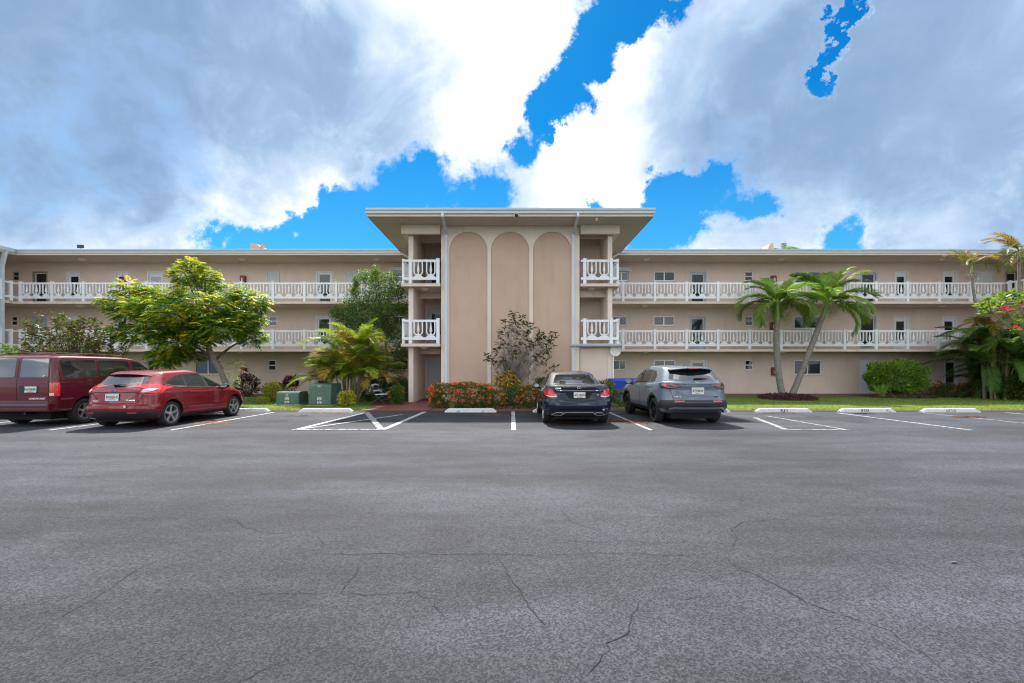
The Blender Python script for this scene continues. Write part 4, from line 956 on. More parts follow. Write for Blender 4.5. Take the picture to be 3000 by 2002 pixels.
shrub('green_bush', 'sprawling green and yellow bush between the sedan and the crossover', 'bush', PX(1773, 18.2), 18.2, (.38, .42), .58, .50, 1500, .10, .045, [(.10, .17, .02), (.06, .12, .02), (.28, .26, .03), (.40, .25, .03)], [5, 4, 2, .5], 'leaf', 12, bark='bark_twig', tw=.014)
shrub('green_bush', 'low green bush by the front wheel of the crossover', 'bush', PX(1822, 17.9), 17.9, (.36, .35), .38, .34, 800, .10, .045, [(.10, .17, .02), (.06, .12, .02), (.30, .26, .03), (.45, .22, .03)], [5, 4, 2, .6], 'leaf', 9, bark='bark_twig', tw=.012)
shrub('small_bush', 'dark leafy bush by the wall above the sedan mirror', 'bush', PX(1588, 19.2), 19.2, (.35, .3), .80, .35, 520, .13, .05, [G_DK, (.07, .13, .02)], None, 'leaf_gloss', 8)
shrub('round_hedge', 'round clipped green hedge before the right wing wall', 'hedge', PX(2626, 24.4), 24.4, (1.46, .9), 1.12, .86, 10500, .12, .065, [(.10, .20, .02), (.065, .14, .018), (.15, .27, .025), (.22, .32, .03)], [4, 3, 4, 2], 'leaf_gloss', 24, boxy=.35, lo=.7, bark='bark_dark', tw=.02)
for i, (px, dd, rx, zz, fl, lab) in enumerate(((2716, 24.6, .5, .40, 14, 'sparse twiggy flowering shrub at the right foot of the round hedge'), (2775, 24.2, .75, .40, 22, 'low flowering shrub under the dark glass door'), (2855, 24.0, .95, .42, 55, 'wide shrub with the most orange flowers on the right'), (2930, 23.8, .8, .36, 6, 'low green shrub with few flowers below the dark palm'), (2990, 23.5, .7, .42, 4, 'yellowish green shrub at the far right edge'))):
    shrub('ixora_shrub', lab, 'shrub', PX(px, dd), dd, (rx, .5), zz, zz-.03, int(2300*rx), .08, .036, [(.07, .11, .02), (.05, .09, .02), (.13, .15, .025), (.2, .2, .03)], [4, 4, 2, 1], 'leaf', 10, (fl, .06, [(.7, .12, .04), (.75, .2, .06)], .3), 'orange flowering shrubs', boxy=.3)
# strap leaved lilies among them
def strap_plant(name, label, cx, cy, n, L, W, cols, arch=.9, group=None, spread=.1, z0=.05, upr=1.2):
    t = veg(name, label, 'plant', (cx, cy, .03), group); Vs = []; Cs = []
    for i in range(n):
        a = NR.uniform(0, 2*math.pi); l = L*NR.uniform(.7, 1.1); d = np.array([math.cos(a), math.sin(a), 0]); s = np.array([-math.sin(a), math.cos(a), 0]); c = pal(1, cols)[0]
        e = NR.uniform(.3, 1.0); prev = None; b = np.array([cx, cy, z0])+d*spread*NR.random()
        for k in range(5):
            f = k/4; p = b+d*l*f*e*.8+np.array([0, 0, l*(upr*f-arch*e*f*f)]); w = W*(.7+.6*f)*(1-f)**.6 if k else W*.6
            cur = (p-s*w/2, p+s*w/2)
            if prev is not None: Vs.append([prev[0], prev[1], cur[1], cur[0]]); Cs.append(c)
            prev = cur
    qpart('leaves', np.array(Vs), np.array(Cs), 'leaf_gloss', t); return t
strap_plant('spider_lily', 'strap leaved lily before the dark glass door', PX(2768, 24.9), 24.9, 16, 1.15, .09, [(.07, .14, .03), (.05, .11, .02)], .55)
strap_plant('spider_lily', 'strap leaved lily rising right of the dark glass door', PX(2845, 25.0), 25.0, 12, 1.0, .09, [(.05, .10, .03), (.04, .09, .02)], .6)
strap_plant('yucca', 'spiky pale green yucca in front of the round hedge', PX(2585, 22.2), 22.2, 46, .75, .035, [(.16, .24, .04), (.24, .30, .07), (.09, .16, .03)], .55, z0=.22)
strap_plant('grass_tuft', 'tuft of strap leaves at the foot of the orange hedge', PX(1325, 16.75), 16.75, 18, .32, .028, [(.12, .2, .03), (.2, .26, .05)], .6)
# ground cover round the palms
def cover(name, label, cx, cy, rx, ry, n, h, cols, L=.12, W=.04):
    a = NR.uniform(0, 2*math.pi, n); q = np.sqrt(NR.random(n)); p = np.stack([cx+rx*q*np.cos(a), cy+ry*q*np.sin(a), .04+h*NR.random(n)*(1-.6*q**2)], 1); td = unit(rdir(n)*.9+np.array([0, 0, .8]))
    o = link_mesh(name, quad_mesh(name, leaf_quads(p, td, L*NR.uniform(.7, 1.3, n), W, .3), pal(n, cols), 'leaf_gloss')); tag(o, label, 'ground cover', kind='stuff')
cover('purple_groundcover', 'bed of dark purple leaves at the foot of the twin palms', PX(2304, 22.4), 22.4, 1.22, 1.5, 2600, .26, [(.07, .022, .03), (.05, .02, .025), (.11, .045, .045)])
cover('dry_mulch', 'brown leaf mulch under the round hedge', PX(2640, 23.8), 23.8, 1.7, 1.1, 2200, .16, [(.09, .05, .035), (.06, .045, .02), (.12, .08, .05)], .1, .05)
cover('bed_litter', 'dry brown leaves scattered over the planting bed', .2, 17.3, 3.0, .9, 1600, .03, [(.10, .06, .04), (.07, .05, .03), (.14, .1, .06)], .07, .04)

# --- loose shrub with dark upright leaves behind the van
def twig_tree(name, label, base, tips, rosette, L, W, cols, w, stem_r, bark, twigs=0, spread=(1, 1, 1), cat='shrub', mat='leaf_gloss', up=.35):
    t = veg(name, label, cat, base); base = Vector(base); mb = MB(); P = []; T = []
    fork = [base+Vector((NR.uniform(-.12, .12), NR.uniform(-.12, .12), 0)) for _ in range(6)]
    for tip in tips:
        tip = Vector(tip); b = fork[NR.integers(6)]; m = (b*.45+tip*.55)+Vector(((base.x-tip.x)*.25, (base.y-tip.y)*.25, .1)); pts = bez(b, m, tip, 5)
        mb.tube(pts, [stem_r*(1-.85*i/5) for i in range(6)], 5)
        for f in (.0, .10, .22):
            c = tip+(pts[-2]-tip)*f*2; k = rosette if f == 0 else rosette//2
            P.append(np.repeat(np.array([c]), k, 0)+NR.normal(size=(k, 3))*.025); T.append(unit(rdir(k)*np.array([1, 1, .6])+np.array([0, 0, up-f*2])))
        for _ in range(twigs):
            s = pts[NR.integers(2, 5)]; e = s+Vector(rdir(1)[0])*NR.uniform(.15, .5)*Vector((1, 1, 1)).length/1.7+Vector((0, 0, .08)); mb.tube([s, (s+e)/2+Vector((0, 0, .03)), e], [.008, .006, .003], 3, False)
    P = np.concatenate(P); T = np.concatenate(T); n = len(P)
    wpart(mb, 'stems', bark, t, smooth=True); qpart('foliage', leaf_quads(P, T, L*NR.uniform(.6, 1.15, n), W*NR.uniform(.8, 1.1, n), .45, .5), pal(n, cols, w), mat, t); return t
d = 18.4; tips = []
for i in range(230):
    a = NR.uniform(0, 2*math.pi); q = math.sqrt(NR.random()); px = 212+116*q*math.cos(a); py = 1012+90*q*math.sin(a)*(1 if math.sin(a) < 0 else .8); tips.append((PX(px, d), d+NR.uniform(-.9, .9), PZ(py, d)))
twig_tree('magnolia_shrub', 'loose shrub with dark bronze leaves rising behind the maroon van', (PX(215, d), d, .03), tips, 9, .20, .065, [(.06, .11, .02), (.11, .15, .025), (.11, .06, .03), (.20, .20, .04), (.18, .10, .04)], [4, 3, 3, 1, 1], .016, 'bark_dark')
d = 17.6; shrub('leafy_bush', 'green shrub tip showing over the roof of the van at the left edge', 'bush', PX(5, d), d, (.6, .5), 2.05, .42, 420, .17, .06, [(.09, .17, .02), (.14, .2, .03)], None, 'leaf', 8)
d = 18.9; tips = [(PX(px, d+dd), d+dd, PZ(py, d+dd)) for px, py, dd in [(1503, 918, 0), (1530, 932, .2), (1476, 940, -.1), (1512, 945, .1), (1548, 950, -.2), (1492, 960, .3), (1540, 975, 0), (1582, 978, .1), (1620, 975, .2), (1625, 990, -.2), (1600, 1000, .1), (1575, 990, -.3), (1465, 972, .2), (1424, 1040, 0), (1438, 1052, .2), (1455, 1022, -.2), (1470, 1045, .3), (1465, 1005, 0), (1560, 1010, .2), (1520, 1010, -.3), (1600, 1022, .3), (1615, 1012, 0), (1628, 1075, .1), (1490, 1085, -.4), (1545, 1030, .3), (1580, 1045, -.1), (1505, 1035, -.4), (1485, 1010, .4), (1530, 1060, .2), (1460, 1062, .1), (1610, 1040, -.2), (1515, 975, .2), (1560, 960, .4), (1595, 1060, .2), (1478, 1062, -.3), (1500, 930, .1), (1590, 985, .4), (1550, 1000, -.4)]]
twig_tree('bare_shrub', 'half bare grey shrub with dark leaf rosettes before the arched wall', (PX(1492, d), d, .03), tips, 9, .28, .068, [(.035, .06, .02), (.06, .085, .022), (.075, .04, .025), (.12, .14, .03)], [4, 3, 3, 1], .022, 'bark_twig', 40, up=.1)
# colourful croton
d = 18.1; tips = [(PX(px, d+dd), d+dd, PZ(py, d+dd)) for px, py, dd in [(1460, 1105, 0), (1472, 1095, .2), (1485, 1100, -.1), (1500, 1093, .1), (1512, 1108, 0), (1455, 1120, -.2), (1470, 1125, -.3), (1490, 1122, -.3), (1505, 1128, -.2), (1517, 1122, .1), (1480, 1112, -.3), (1496, 1108, -.2), (1475, 1178, -.8)]]
twig_tree('croton', 'croton with drooping yellow, green and pink leaves before the arched wall', (PX(1485, d), d, .03), tips, 16, .25, .06, [(.42, .34, .03), (.16, .18, .02), (.45, .12, .07), (.30, .22, .03), (.12, .05, .03)], [4, 3, 2, 2, 2], .016, 'bark_dark', 0, up=-.35)

# --- airy green tree between the areca palm and the entrance block
def airy_tree():
    d = 22.6; t = veg('airy_tree', 'airy small leaved green tree left of the entrance block', 'tree', (PX(1112, d), d, .03)); P = lambda px, py, dd=0: (PX(px, d+dd), d+dd, PZ(py, d+dd))
    mb = MB(); s1 = [P(1106, 1166), P(1098, 1120), P(1085, 1075), P(1080, 1020), P(1082, 960)]; s2 = [P(1125, 1168), P(1128, 1120), P(1136, 1070), P(1130, 1000), P(1125, 930)]
    mb.tube(s1, [.10, .085, .07, .055, .035], 8); mb.tube(s2, [.11, .09, .075, .06, .035], 8); wpart(mb, 'trunk', 'bark_dark', t, smooth=True)
    V = []; C = []; mb = MB()
    cl = [(1045, 895, 0, .85, .45), (1100, 870, .2, .8, .5), (1105, 825, 0, .42, .45), (1070, 815, .1, .3, .4), (1145, 820, 0, .35, .38), (1150, 860, -.1, .55, .35), (1180, 855, .3, .4, .4), (1135, 905, -.2, .8, .45), (1070, 935, -.3, 1.0, .5), (1130, 945, .2, .8, .45), (1010, 925, .2, .7, .35), (985, 915, 0, .3, .2), (1020, 960, 0, .7, .4), (1160, 975, 0, .55, .5), (1110, 980, .4, .9, .4), (1175, 1030, .3, .45, .5), (1180, 905, .1, .4, .4), (1165, 1075, .5, .5, .35), (1037, 855, 0, .2, .25), (1100, 800, .1, .14, .22), (1043, 830, 0, .12, .3)]
    for px, py, dd, rx, rz in cl:
        c = Vector(P(px, py, dd)); st = Vector(s1[3] if px < 1095 else s2[3]); mb.tube(bez(st, (st+c)/2+Vector((0, 0, .2)), c+Vector((0, 0, rz*.6)), 5), [.03, .026, .02, .015, .01, .005], 5)
        n = int(3000*rx*rz)+260; p, dr = in_ell(n, c, (rx, rx, rz), 0); tuft = NR.normal(size=(n, 3))*.04; p = np.round((p-np.array(c))/.24)*.24+np.array(c)+tuft*2.2; td = unit(rdir(n)+np.array([0, 0, .4]))
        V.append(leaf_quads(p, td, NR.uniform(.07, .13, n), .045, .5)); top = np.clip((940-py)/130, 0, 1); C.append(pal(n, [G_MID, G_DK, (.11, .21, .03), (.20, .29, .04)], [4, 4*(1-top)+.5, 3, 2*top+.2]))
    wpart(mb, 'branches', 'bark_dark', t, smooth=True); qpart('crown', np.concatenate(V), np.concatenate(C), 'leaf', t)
airy_tree()

# --- palms
def frond_mesh(name, L, n, ll, lw, curve, vee=.5, droop=.5, cols=None, w=None, rach=.02, tipcol=None, petiole=.12):
    """frond along +x bending down; leaflets both sides"""
    V = []; C = []; pts = []; N = 24
    pos = np.array([0., 0, 0]); ang = 0.0
    for i in range(N+1):
        pts.append((pos.copy(), ang)); ang -= curve/N*(.4+1.2*i/N); pos = pos+np.array([math.cos(ang), 0, math.sin(ang)])*L/N
    base = pal(1, cols, w)[0]
    for j in range(n):
        f = petiole+(1-petiole)*(j+.5)/n; q = f*N; i = min(int(q), N-1); p = pts[i][0]+(pts[i+1][0]-pts[i][0])*(q-i); a = pts[i][1]
        t = np.array([math.cos(a), 0, math.sin(a)]); up = np.array([-math.sin(a), 0, math.cos(a)])
        l = ll*(math.sin(math.pi*min(1, .16+.80*f))**.7)*NR.uniform(.85, 1.1)
        for sg in (-1, 1):
            d = unit(t*(.5+.4*f)+np.array([0, sg, 0])*.9+up*vee+NR.normal(size=3)*.09); c = base*NR.uniform(.75, 1.25)
            if tipcol is not None and NR.random() < .35: c = np.array(tipcol)*NR.uniform(.7, 1.2)
            s = unit(np.cross(d, up+NR.normal(size=3)*.3)); prev = (p-s*lw*.3, p+s*lw*.3); g = np.array([0, 0, -1.])
            for k in range(1, 4):
                ff = k/3; e = p+d*l*ff+g*l*droop*ff*ff; wd = lw*(1, .85, .08)[k-1]; cur = (e-s*wd/2, e+s*wd/2)
                V.append([prev[0], prev[1], cur[1], cur[0]]); C.append(c); prev = cur
    for i in range(N):
        for k in range(3):
            a0, a1 = 2*math.pi*k/3, 2*math.pi*(k+1)/3; r0, r1 = rach*(1-.85*i/N), rach*(1-.85*(i+1)/N); o = lambda q, r_, a: q+np.array([0, math.cos(a)*r_, math.sin(a)*r_])
            V.append([o(pts[i][0], r0, a0), o(pts[i][0], r0, a1), o(pts[i+1][0], r1, a1), o(pts[i+1][0], r1, a0)]); C.append(base*1.1)
    return quad_mesh(name, np.array(V), np.array(C), 'leaf')
def put_fronds(t, top, specs, meshes, roll=.25):
    for az, el, mi, sc in specs:
        o = link_mesh('frond', meshes[mi], None, t, False); o.rotation_euler = Matrix.LocRotScale(None, (Matrix.Rotation(R(az), 3, 'Z') @ Matrix.Rotation(-R(el), 3, 'Y') @ Matrix.Rotation(NR.uniform(-roll, roll), 3, 'X')).to_quaternion(), None).to_euler()
        o.location = top; o.scale = (sc, sc, sc); adopt(o, t, True)
AG = [(.13, .29, .03), (.19, .36, .035), (.10, .23, .03)]
ADO = [frond_mesh('frond', 2.55, 92, .66, .040, c, .35, dr, AG, None, .03, (.30, .34, .03)) for c, dr in ((1.2, .40), (1.5, .5), (2.0, .6), (.9, .3), (2.3, .65))]
def ringed_trunk(pts, rads, t, mat='palm_bark', n=12, ring=.075):
    mb = MB(); P = []; Rr = []
    for (a, b), (r0, r1) in zip(zip(pts[:-1], pts[1:]), zip(rads[:-1], rads[1:])):
        a, b = Vector(a), Vector(b); k = max(2, int((b-a).length/(ring/2)))
        for i in range(k): P.append(a+(b-a)*i/k); Rr.append((r0+(r1-r0)*i/k)*(1.0 if len(P) % 2 else .965))
    P.append(Vector(pts[-1])); Rr.append(rads[-1]); mb.tube(P, Rr, n); return wpart(mb, 'trunk', mat, t, smooth=True)
def smooth_path(pts, n=5):
    P = [Vector(p) for p in pts]; P = [P[0]*2-P[1]]+P+[P[-1]*2-P[-2]]; out = []
    for i in range(1, len(P)-2):
        for k in range(n):
            u = k/n; a, b, c, e = P[i-1:i+3]; out.append(.5*((2*b)+(c-a)*u+(2*a-5*b+4*c-e)*u*u+(3*b-a-3*c+e)*u**3))
    out.append(P[-2]); return out
def adonidia(label, d, path, specs, shaft):
    P = lambda px, py: (PX(px, d), d, PZ(py, d)); pts = smooth_path([P(*p) for p in path]); pts[0].z = .02
    t = veg('palm_tree', label, 'palm tree', tuple(pts[0]), 'twin palms on the right lawn'); k = len(pts)
    ringed_trunk(pts, [.185-.06*(i/(k-1))**.6 for i in range(k)], t)
    a, b = Vector(P(*shaft[0])), Vector(P(*shaft[1])); mb = MB(); mb.tube([a+(b-a)*f for f in (0, .1, .35, .7, 1.0)], [.11, .135, .12, .085, .06], 12); wpart(mb, 'crownshaft', 'crownshaft', t, smooth=True)
    top = b-(b-a)*.05; put_fronds(t, top, specs, ADO)
    V = []; C = []
    for s, ax in ((-1, 1), (1, 1)):
        c0 = np.array(a)+np.array([0, -.05, .05]); n = 420; dd = unit(np.array([s*1.0, -.2, .45])+NR.normal(size=(n, 3))*.55); p = c0+dd*NR.uniform(.25, .62, (n, 1)); V.append(leaf_quads(p, unit(dd+NR.normal(size=(n, 3))*.4), .09, .012, .3)); C.append(pal(n, [(.26, .30, .08), (.20, .25, .05)]))
    qpart('flower_spray', np.concatenate(V), np.concatenate(C), 'leaf', t)
adonidia('left one of the twin palms, with nearly upright trunk', 23.4, [(2294, 1168), (2283, 1110), (2276, 1040), (2274, 985), (2277, 942)],
         [(178, 42, 2, .95), (205, 15, 4, .95), (150, 30, 4, .9), (-20, 45, 2, .95), (8, 20, 4, .95), (30, 62, 1, .9), (90, 70, 3, .9), (255, 55, 4, .8), (300, 25, 4, .9), (-60, 60, 2, .9), (130, 68, 1, .8), (60, 30, 4, .8), (170, 72, 1, .85), (10, 74, 0, .85)], ((2277, 942), (2279, 890)))
adonidia('right one of the twin palms, leaning to the right', 23.8, [(2316, 1165), (2328, 1140), (2352, 1080), (2377, 1015), (2398, 960), (2410, 929)],
         [(175, 38, 2, .95), (160, 62, 3, .95), (-5, 40, 1, 1.05), (5, 10, 1, 1.05), (15, 58, 0, 1.0), (-25, -12, 2, .95), (60, 70, 3, 1.0), (250, 50, 2, .8), (290, 30, 4, .9), (205, 25, 4, .85), (100, 55, 2, .8), (-45, 25, 2, .9), (12, 78, 0, 1.0), (165, 76, 1, .95), (-12, 66, 0, 1.0)], ((2410, 929), (2425, 884)))

YG = [(.20, .27, .02), (.14, .22, .02), (.10, .18, .02)]; YL = [(.34, .31, .025), (.28, .29, .02), (.36, .28, .03)]; DKG = [(.075, .155, .025), (.11, .20, .03), (.055, .115, .022)]
ARE = [frond_mesh('frond', 1.9, 58, .48, .026, c, .45, .5, YG, None, .016) for c in (1.0, 1.5, 2.0)] + [frond_mesh('frond', 1.8, 56, .46, .026, c, .45, .5, YL, None, .016, (.35, .22, .10)) for c in (1.4, 1.9)]
DARK = [frond_mesh('frond', 2.6, 60, .62, .034, c, .4, .6, DKG, None, .02) for c in (1.2, 1.7, 2.2)]
GOLD = [frond_mesh('frond', 1.9, 58, .44, .028, c, .4, .45, [(.34, .26, .03), (.24, .26, .03), (.14, .20, .03)], [1.5, 2, 2], .016, (.28, .15, .07)) for c in (1.3, 1.9, 2.4)]
def areca(name, label, cx, cy, stems, meshes, mw, hts, nf, spread, seed, sc=(.8, 1.1), el=(25, 75), azr=None, group=None):
    t = veg(name, label, 'palm', (cx, cy, .03), group); r_ = random.Random(seed)
    for i in range(stems):
        a = r_.uniform(0, 6.28); b = Vector((cx+.28*math.cos(a), cy+.22*math.sin(a), .02)); h = r_.uniform(*hts); top = Vector((cx+spread*math.cos(a)*r_.uniform(.3, 1), cy+spread*.8*math.sin(a)*r_.uniform(.3, 1), h))
        mb = MB(); mb.tube(bez(b, (b+top)/2+Vector((0, 0, .2)), top, 6), [.045, .042, .04, .037, .033, .028, .02], 7); wpart(mb, 'stem', 'areca_stem', t, smooth=True)
        fr = []
        for k in range(nf):
            az = math.degrees(a)+r_.uniform(-130, 130) if azr is None else r_.uniform(*azr); fr.append((az, r_.uniform(*el), r_.choices(range(len(meshes)), mw)[0], r_.uniform(*sc)))
        put_fronds(t, top, fr, meshes)
    return t
areca('areca_palm', 'bushy yellow-green areca palm behind the tall utility box', PX(1028, 20.0), 20.0, 18, ARE, [4, 4, 4, 2, 3], (.9, 2.75), 7, 1.0, 4, (.75, 1.0), (28, 80))
# right corner jungle
def tall_palm(label, d, path, meshes, specs, r0=.10, r1=.06, shaft=None, name='slender_palm'):
    P = lambda px, py: (PX(px, d), d, PZ(py, d)); pts = smooth_path([P(*p) for p in path]); t = veg(name, label, 'palm tree', (pts[0].x, pts[0].y, .02), 'palms in the right corner'); k = len(pts); pts[0].z = .02
    ringed_trunk(pts, [r0+(r1-r0)*i/(k-1) for i in range(k)], t, n=9, ring=.12); top = pts[-1]
    if shaft:
        e = Vector(P(*shaft)); mb = MB(); mb.tube([top-Vector((0, 0, .05)), top+(e-top)*.4, e], [r1*1.05, r1*.95, r1*.55], 9); wpart(mb, 'crownshaft', 'crownshaft', t, smooth=True); top = e
        n = 160; p = np.array(pts[-1])+NR.normal(size=(n, 3))*np.array([.16, .16, .08]); qpart('dry_sheath', leaf_quads(p, unit(rdir(n)+np.array([0, 0, -.5])), .18, .02, .3), pal(n, [(.14, .10, .08), (.2, .15, .11)]), 'leaf', t, 'stuff')
    put_fronds(t, top, specs, meshes); return t
tall_palm('slender palm with thin ringed trunk and golden crown at the roof line', 23.0, [(2885, 1160), (2876, 1000), (2866, 925), (2853, 860), (2847, 803)], GOLD+ARE[:2], [(180, 50, 0, .8), (10, 45, 0, .85), (150, 68, 3, .7), (40, 62, 0, .8), (215, 35, 1, .75), (320, 55, 2, .7), (80, 75, 0, .75), (-15, 25, 1, .75)], .085, .055, (2847, 778))
tall_palm('golden fronded palm rising past the roof at the far right edge', 22.5, [(2975, 1160), (2982, 1000), (2985, 880), (2986, 760)], GOLD, [(175, 45, 0, .9), (150, 10, 1, .9), (190, -15, 1, .8), (205, 30, 1, .9), (0, 50, 0, .9), (30, 15, 1, .9), (-40, 40, 1, .9), (90, 70, 0, .9), (130, 60, 0, .9), (165, 68, 0, .85)], .09, .06, (2986, 735))
areca('areca_palm', 'yellowing areca palm crown in front of the right railing corner', PX(2935, 22.2), 22.2, 5, GOLD+ARE[:1], [2, 2, 2, 2], (3.2, 4.3), 5, .9, 9, (.75, 1.0), (5, 65))
areca('dark_areca_palm', 'large dark green areca palm hanging over the right corner', PX(2922, 22.4), 22.4, 13, DARK, [1, 1, 1], (1.4, 3.3), 6, .9, 6, (.75, 1.05), (5, 65))
areca('dark_areca_palm', 'lower dark green palm against the right corner doors', PX(2985, 23.3), 23.3, 14, DARK, [1, 1, 1], (.4, 1.7), 7, .9, 16, (.6, .9), (0, 60))
shrub('dark_bush', 'dense dark green bush below the palms at the right edge', 'bush', PX(2972, 22.0), 22.0, (.9, .6), .70, .66, 4200, .11, .05, [G_DK, (.06, .13, .02), (.11, .17, .025)], [3, 4, 2], 'leaf_gloss', 12)
def plumeria():
    d = 20.0; P = lambda px, py, dd=0: (PX(px, d+dd), d+dd, PZ(py, d+dd)); t = veg('plumeria_tree', 'plumeria with pink flowers leaning in from the right edge', 'tree', (PX(3035, d), d, .03)); mb = MB()
    tr = [P(3035, 1186), P(3030, 1100), P(3022, 1040), P(3000, 990)]; mb.tube(tr, [.12, .10, .085, .07], 8); wpart(mb, 'trunk', 'bark_grey', t, smooth=True)
    tips = [(2872, 895, 0), (2895, 880, -.3), (2925, 868, .2), (2950, 885, -.2), (2960, 860, .2), (2985, 870, 0), (2905, 905, .3), (2930, 900, -.3), (2968, 900, .2), (2990, 890, -.3), (2880, 920, .3), (2945, 915, .4), (3010, 860, .1), (3030, 880, 0), (2990, 945, -.3), (3010, 935, -.1), (2975, 968, -.2), (2880, 905, -.2), (2915, 890, .4), (3040, 850, .2), (3005, 905, .3), (2985, 975, -.3), (3020, 960, -.2), (2940, 875, -.4), (2975, 880, .4)]
    V = []; C = []; mb = MB()
    hubs = [Vector(P(*h)) for h in ((2905, 915, .1), (2945, 905, 0), (2990, 905, .1), (2990, 965, -.2))]
    for i, h in enumerate(hubs): mb.tube(bez(Vector(tr[3] if i != 3 else tr[2]), (Vector(tr[3])+h)/2+Vector((.1, 0, -.1)), h, 5), [.05, .046, .042, .038, .034, .03], 7)
    for px, py, dd in tips:
        c = Vector(P(px, py, dd)); st = min(hubs, key=lambda h: (h-c).length); mb.tube(bez(st, (st+c)/2+Vector((0, 0, -.05)), c, 4), [.028, .026, .024, .022, .02], 6)
        n = 20; td = unit(rdir(n)*np.array([1, 1, .5])+np.array([0, 0, .35])); V.append(leaf_quads(np.repeat(np.array([c]), n, 0), td, NR.uniform(.24, .36, n), .085, .6, .55)); C.append(pal(n, [(.15, .26, .02), (.10, .20, .02), (.24, .32, .03)]))
    wpart(mb, 'branches', 'bark_grey', t, smooth=True); qpart('crown', np.concatenate(V), np.concatenate(C), 'leaf', t)
    for px, py in ((2948, 903), (2940, 908), (2995, 893), (2980, 960)):
        n = 26; p = np.array(P(px, py, -.45))+NR.normal(size=(n, 3))*np.array([.10, .07, .05]); qpart('blossoms', leaf_quads(p, unit(rdir(n)+np.array([0, -.4, .4])), .08, .055, .3), pal(n, [(.75, .03, .16), (.8, .07, .22)]), 'petal', t, 'stuff')
plumeria()
d = 34.0; t = veg('distant_palm', 'palm top peeking over the roof behind the right wing', 'palm tree', (PX(2295, d), d, 0)); mb = MB(); mb.tube([(PX(2295, d), d, 0), (PX(2296, d), d, PZ(730, d))], [.14, .10], 8); wpart(mb, 'trunk', 'palm_bark', t); put_fronds(t, Vector((PX(2296, d), d, PZ(735, d))), [(a, 30+10*math.sin(a), k % 3, .5) for k, a in enumerate(range(0, 360, 40))], DARK)

# --- grass blades on the verge
def grass():
    n = 74000; x = NR.uniform(-31, 31, n); y = 16.25+NR.random(n)**1.7*7.5; keep = ~((x > -6.2) & (x < 4.3)); edge = (y < 16.55)
    keep &= ~((x > -9.9) & (x < -7.4) & (y > 18.2) & (y < 19.5)); keep |= ((x < -5.45) & (x > -6.2) & (y < 17.6)); keep &= ~((x > 12.7) & (x < 15.2) & (y > 21) & (y < 23.8))
    x, y = x[keep], y[keep]; n = len(x); p = np.stack([x, y, np.full(n, .028)], 1); td = unit(NR.normal(size=(n, 3))*.45+np.array([0, 0, 1.])); h = NR.uniform(.035, .075, n)*np.where(y < 16.6, 1.25, 1)
    patch = .5+.5*np.sin(x*.9+1.3*np.sin(y*.8))*np.cos(y*1.3+.6*np.sin(x*.5)); c = pal(n, [(.13, .23, .02), (.18, .29, .025), (.25, .31, .03)]); dry = NR.random(n) < .12+.25*patch; c[dry] = pal(int(dry.sum()), [(.26, .27, .05), (.30, .26, .08)])
    o = link_mesh('grass', quad_mesh('grass', leaf_quads(p, td, h, .014, .0, .3), c, 'leaf')); tag(o, 'short green lawn grass along the parking edge', 'grass', kind='stuff')
grass()

# ------------------------------------------------------------------ utility boxes, bench, bins
pm('box_green', (.085, .165, .125), .45, var=.08, vscale=2, stain=((.13, .20, .165), 2, .5, .8, (1, 1, .4)))
pm('sticker', (.72, .74, .76), .5, var=.04); pm('sticker_orange', (.65, .22, .08), .5); pm('concrete', (.35, .34, .32), .9, var=.15, vscale=6, bump=.3)
def ubox(label, px0, px1, d, h, depth, num, ny):
    a, b = PX(px0, d), PX(px1, d); w = b-a; t = thing('utility_box', label, 'utility box', ((a+b)/2, d, .03)); hw = w/2; r_ = .05
    mb = MB(); mb.prism_x([(0, .04), (depth, .04), (depth, h-.02), (depth-.06, h), (.10, h), (.03, h-.03), (0, h-.10)][::-1][::-1], -hw, hw); o = mb.build('cabinet', MAT['box_green'], t)
    bv = o.modifiers.new('bevel', 'BEVEL'); bv.width = .02; bv.segments = 2
    mb = MB(); mb.box(-hw+.015, hw-.015, -.012, -.001, .06, h-.12); mb.build('door', MAT['box_green'], t)
    mb = MB(); mb.box(-hw-.06, hw+.06, -.06, depth+.06, -.03, .035); mb.build('pad', MAT['concrete'], t)
    for k, (zz, hh, ww, mt) in enumerate(((ny, .075, .085 if len(num) < 3 else .115, 'sticker'), (.29, .115, .17, 'sticker'), (.175, .018, .18, 'sticker_orange'), (.125, .078, .18, 'sticker'))):
        mb = MB(); cx = -.02; mb.box(cx-ww/2, cx+ww/2, -.0165, -.0125, zz-hh/2, zz+hh/2); s = mb.build('label', MAT[mt], t)
        if k == 0: link_mesh('lettering', (lambda m_: (m_.materials.append(MAT['ink']), m_)[1])(text_mesh(num, .075, .001, 'lettering', .002)), None, s, loc=(cx, -.019, zz))
        if k in (1, 3):
            mb = MB()
            for i in range(3): mb.box(cx-ww*.32, cx+ww*.3-.02*i, -.0195, -.0168, zz-hh*.3+i*hh*.26, zz-hh*.3+i*hh*.26+.012)
            if k == 1: mb.box(cx-ww*.42, cx-ww*.34, -.0195, -.0168, zz+.01, zz+.045); mb.box(cx+ww*.34, cx+ww*.42, -.0195, -.0168, zz+.01, zz+.045)
            mb.build('lettering', MAT['ink'], s)
    mb = MB(); mb.box(-.04, .03, -.03, -.001, .03, .055); mb.build('lock', MAT['hardware'], t)
ubox('low green utility box with the number 25 on the left lawn', 809, 875.5, 18.55, .56, .85, '25', .44)
ubox('taller green utility box with white stickers left of the areca palm', 904.5, 970, 18.3, .90, 1.10, '100', .80)
pm('bench_iron', (.035, .04, .045), .5, metal=.3, var=.1); pm('bench_white', (.58, .60, .64), .55, var=.08, vscale=6)
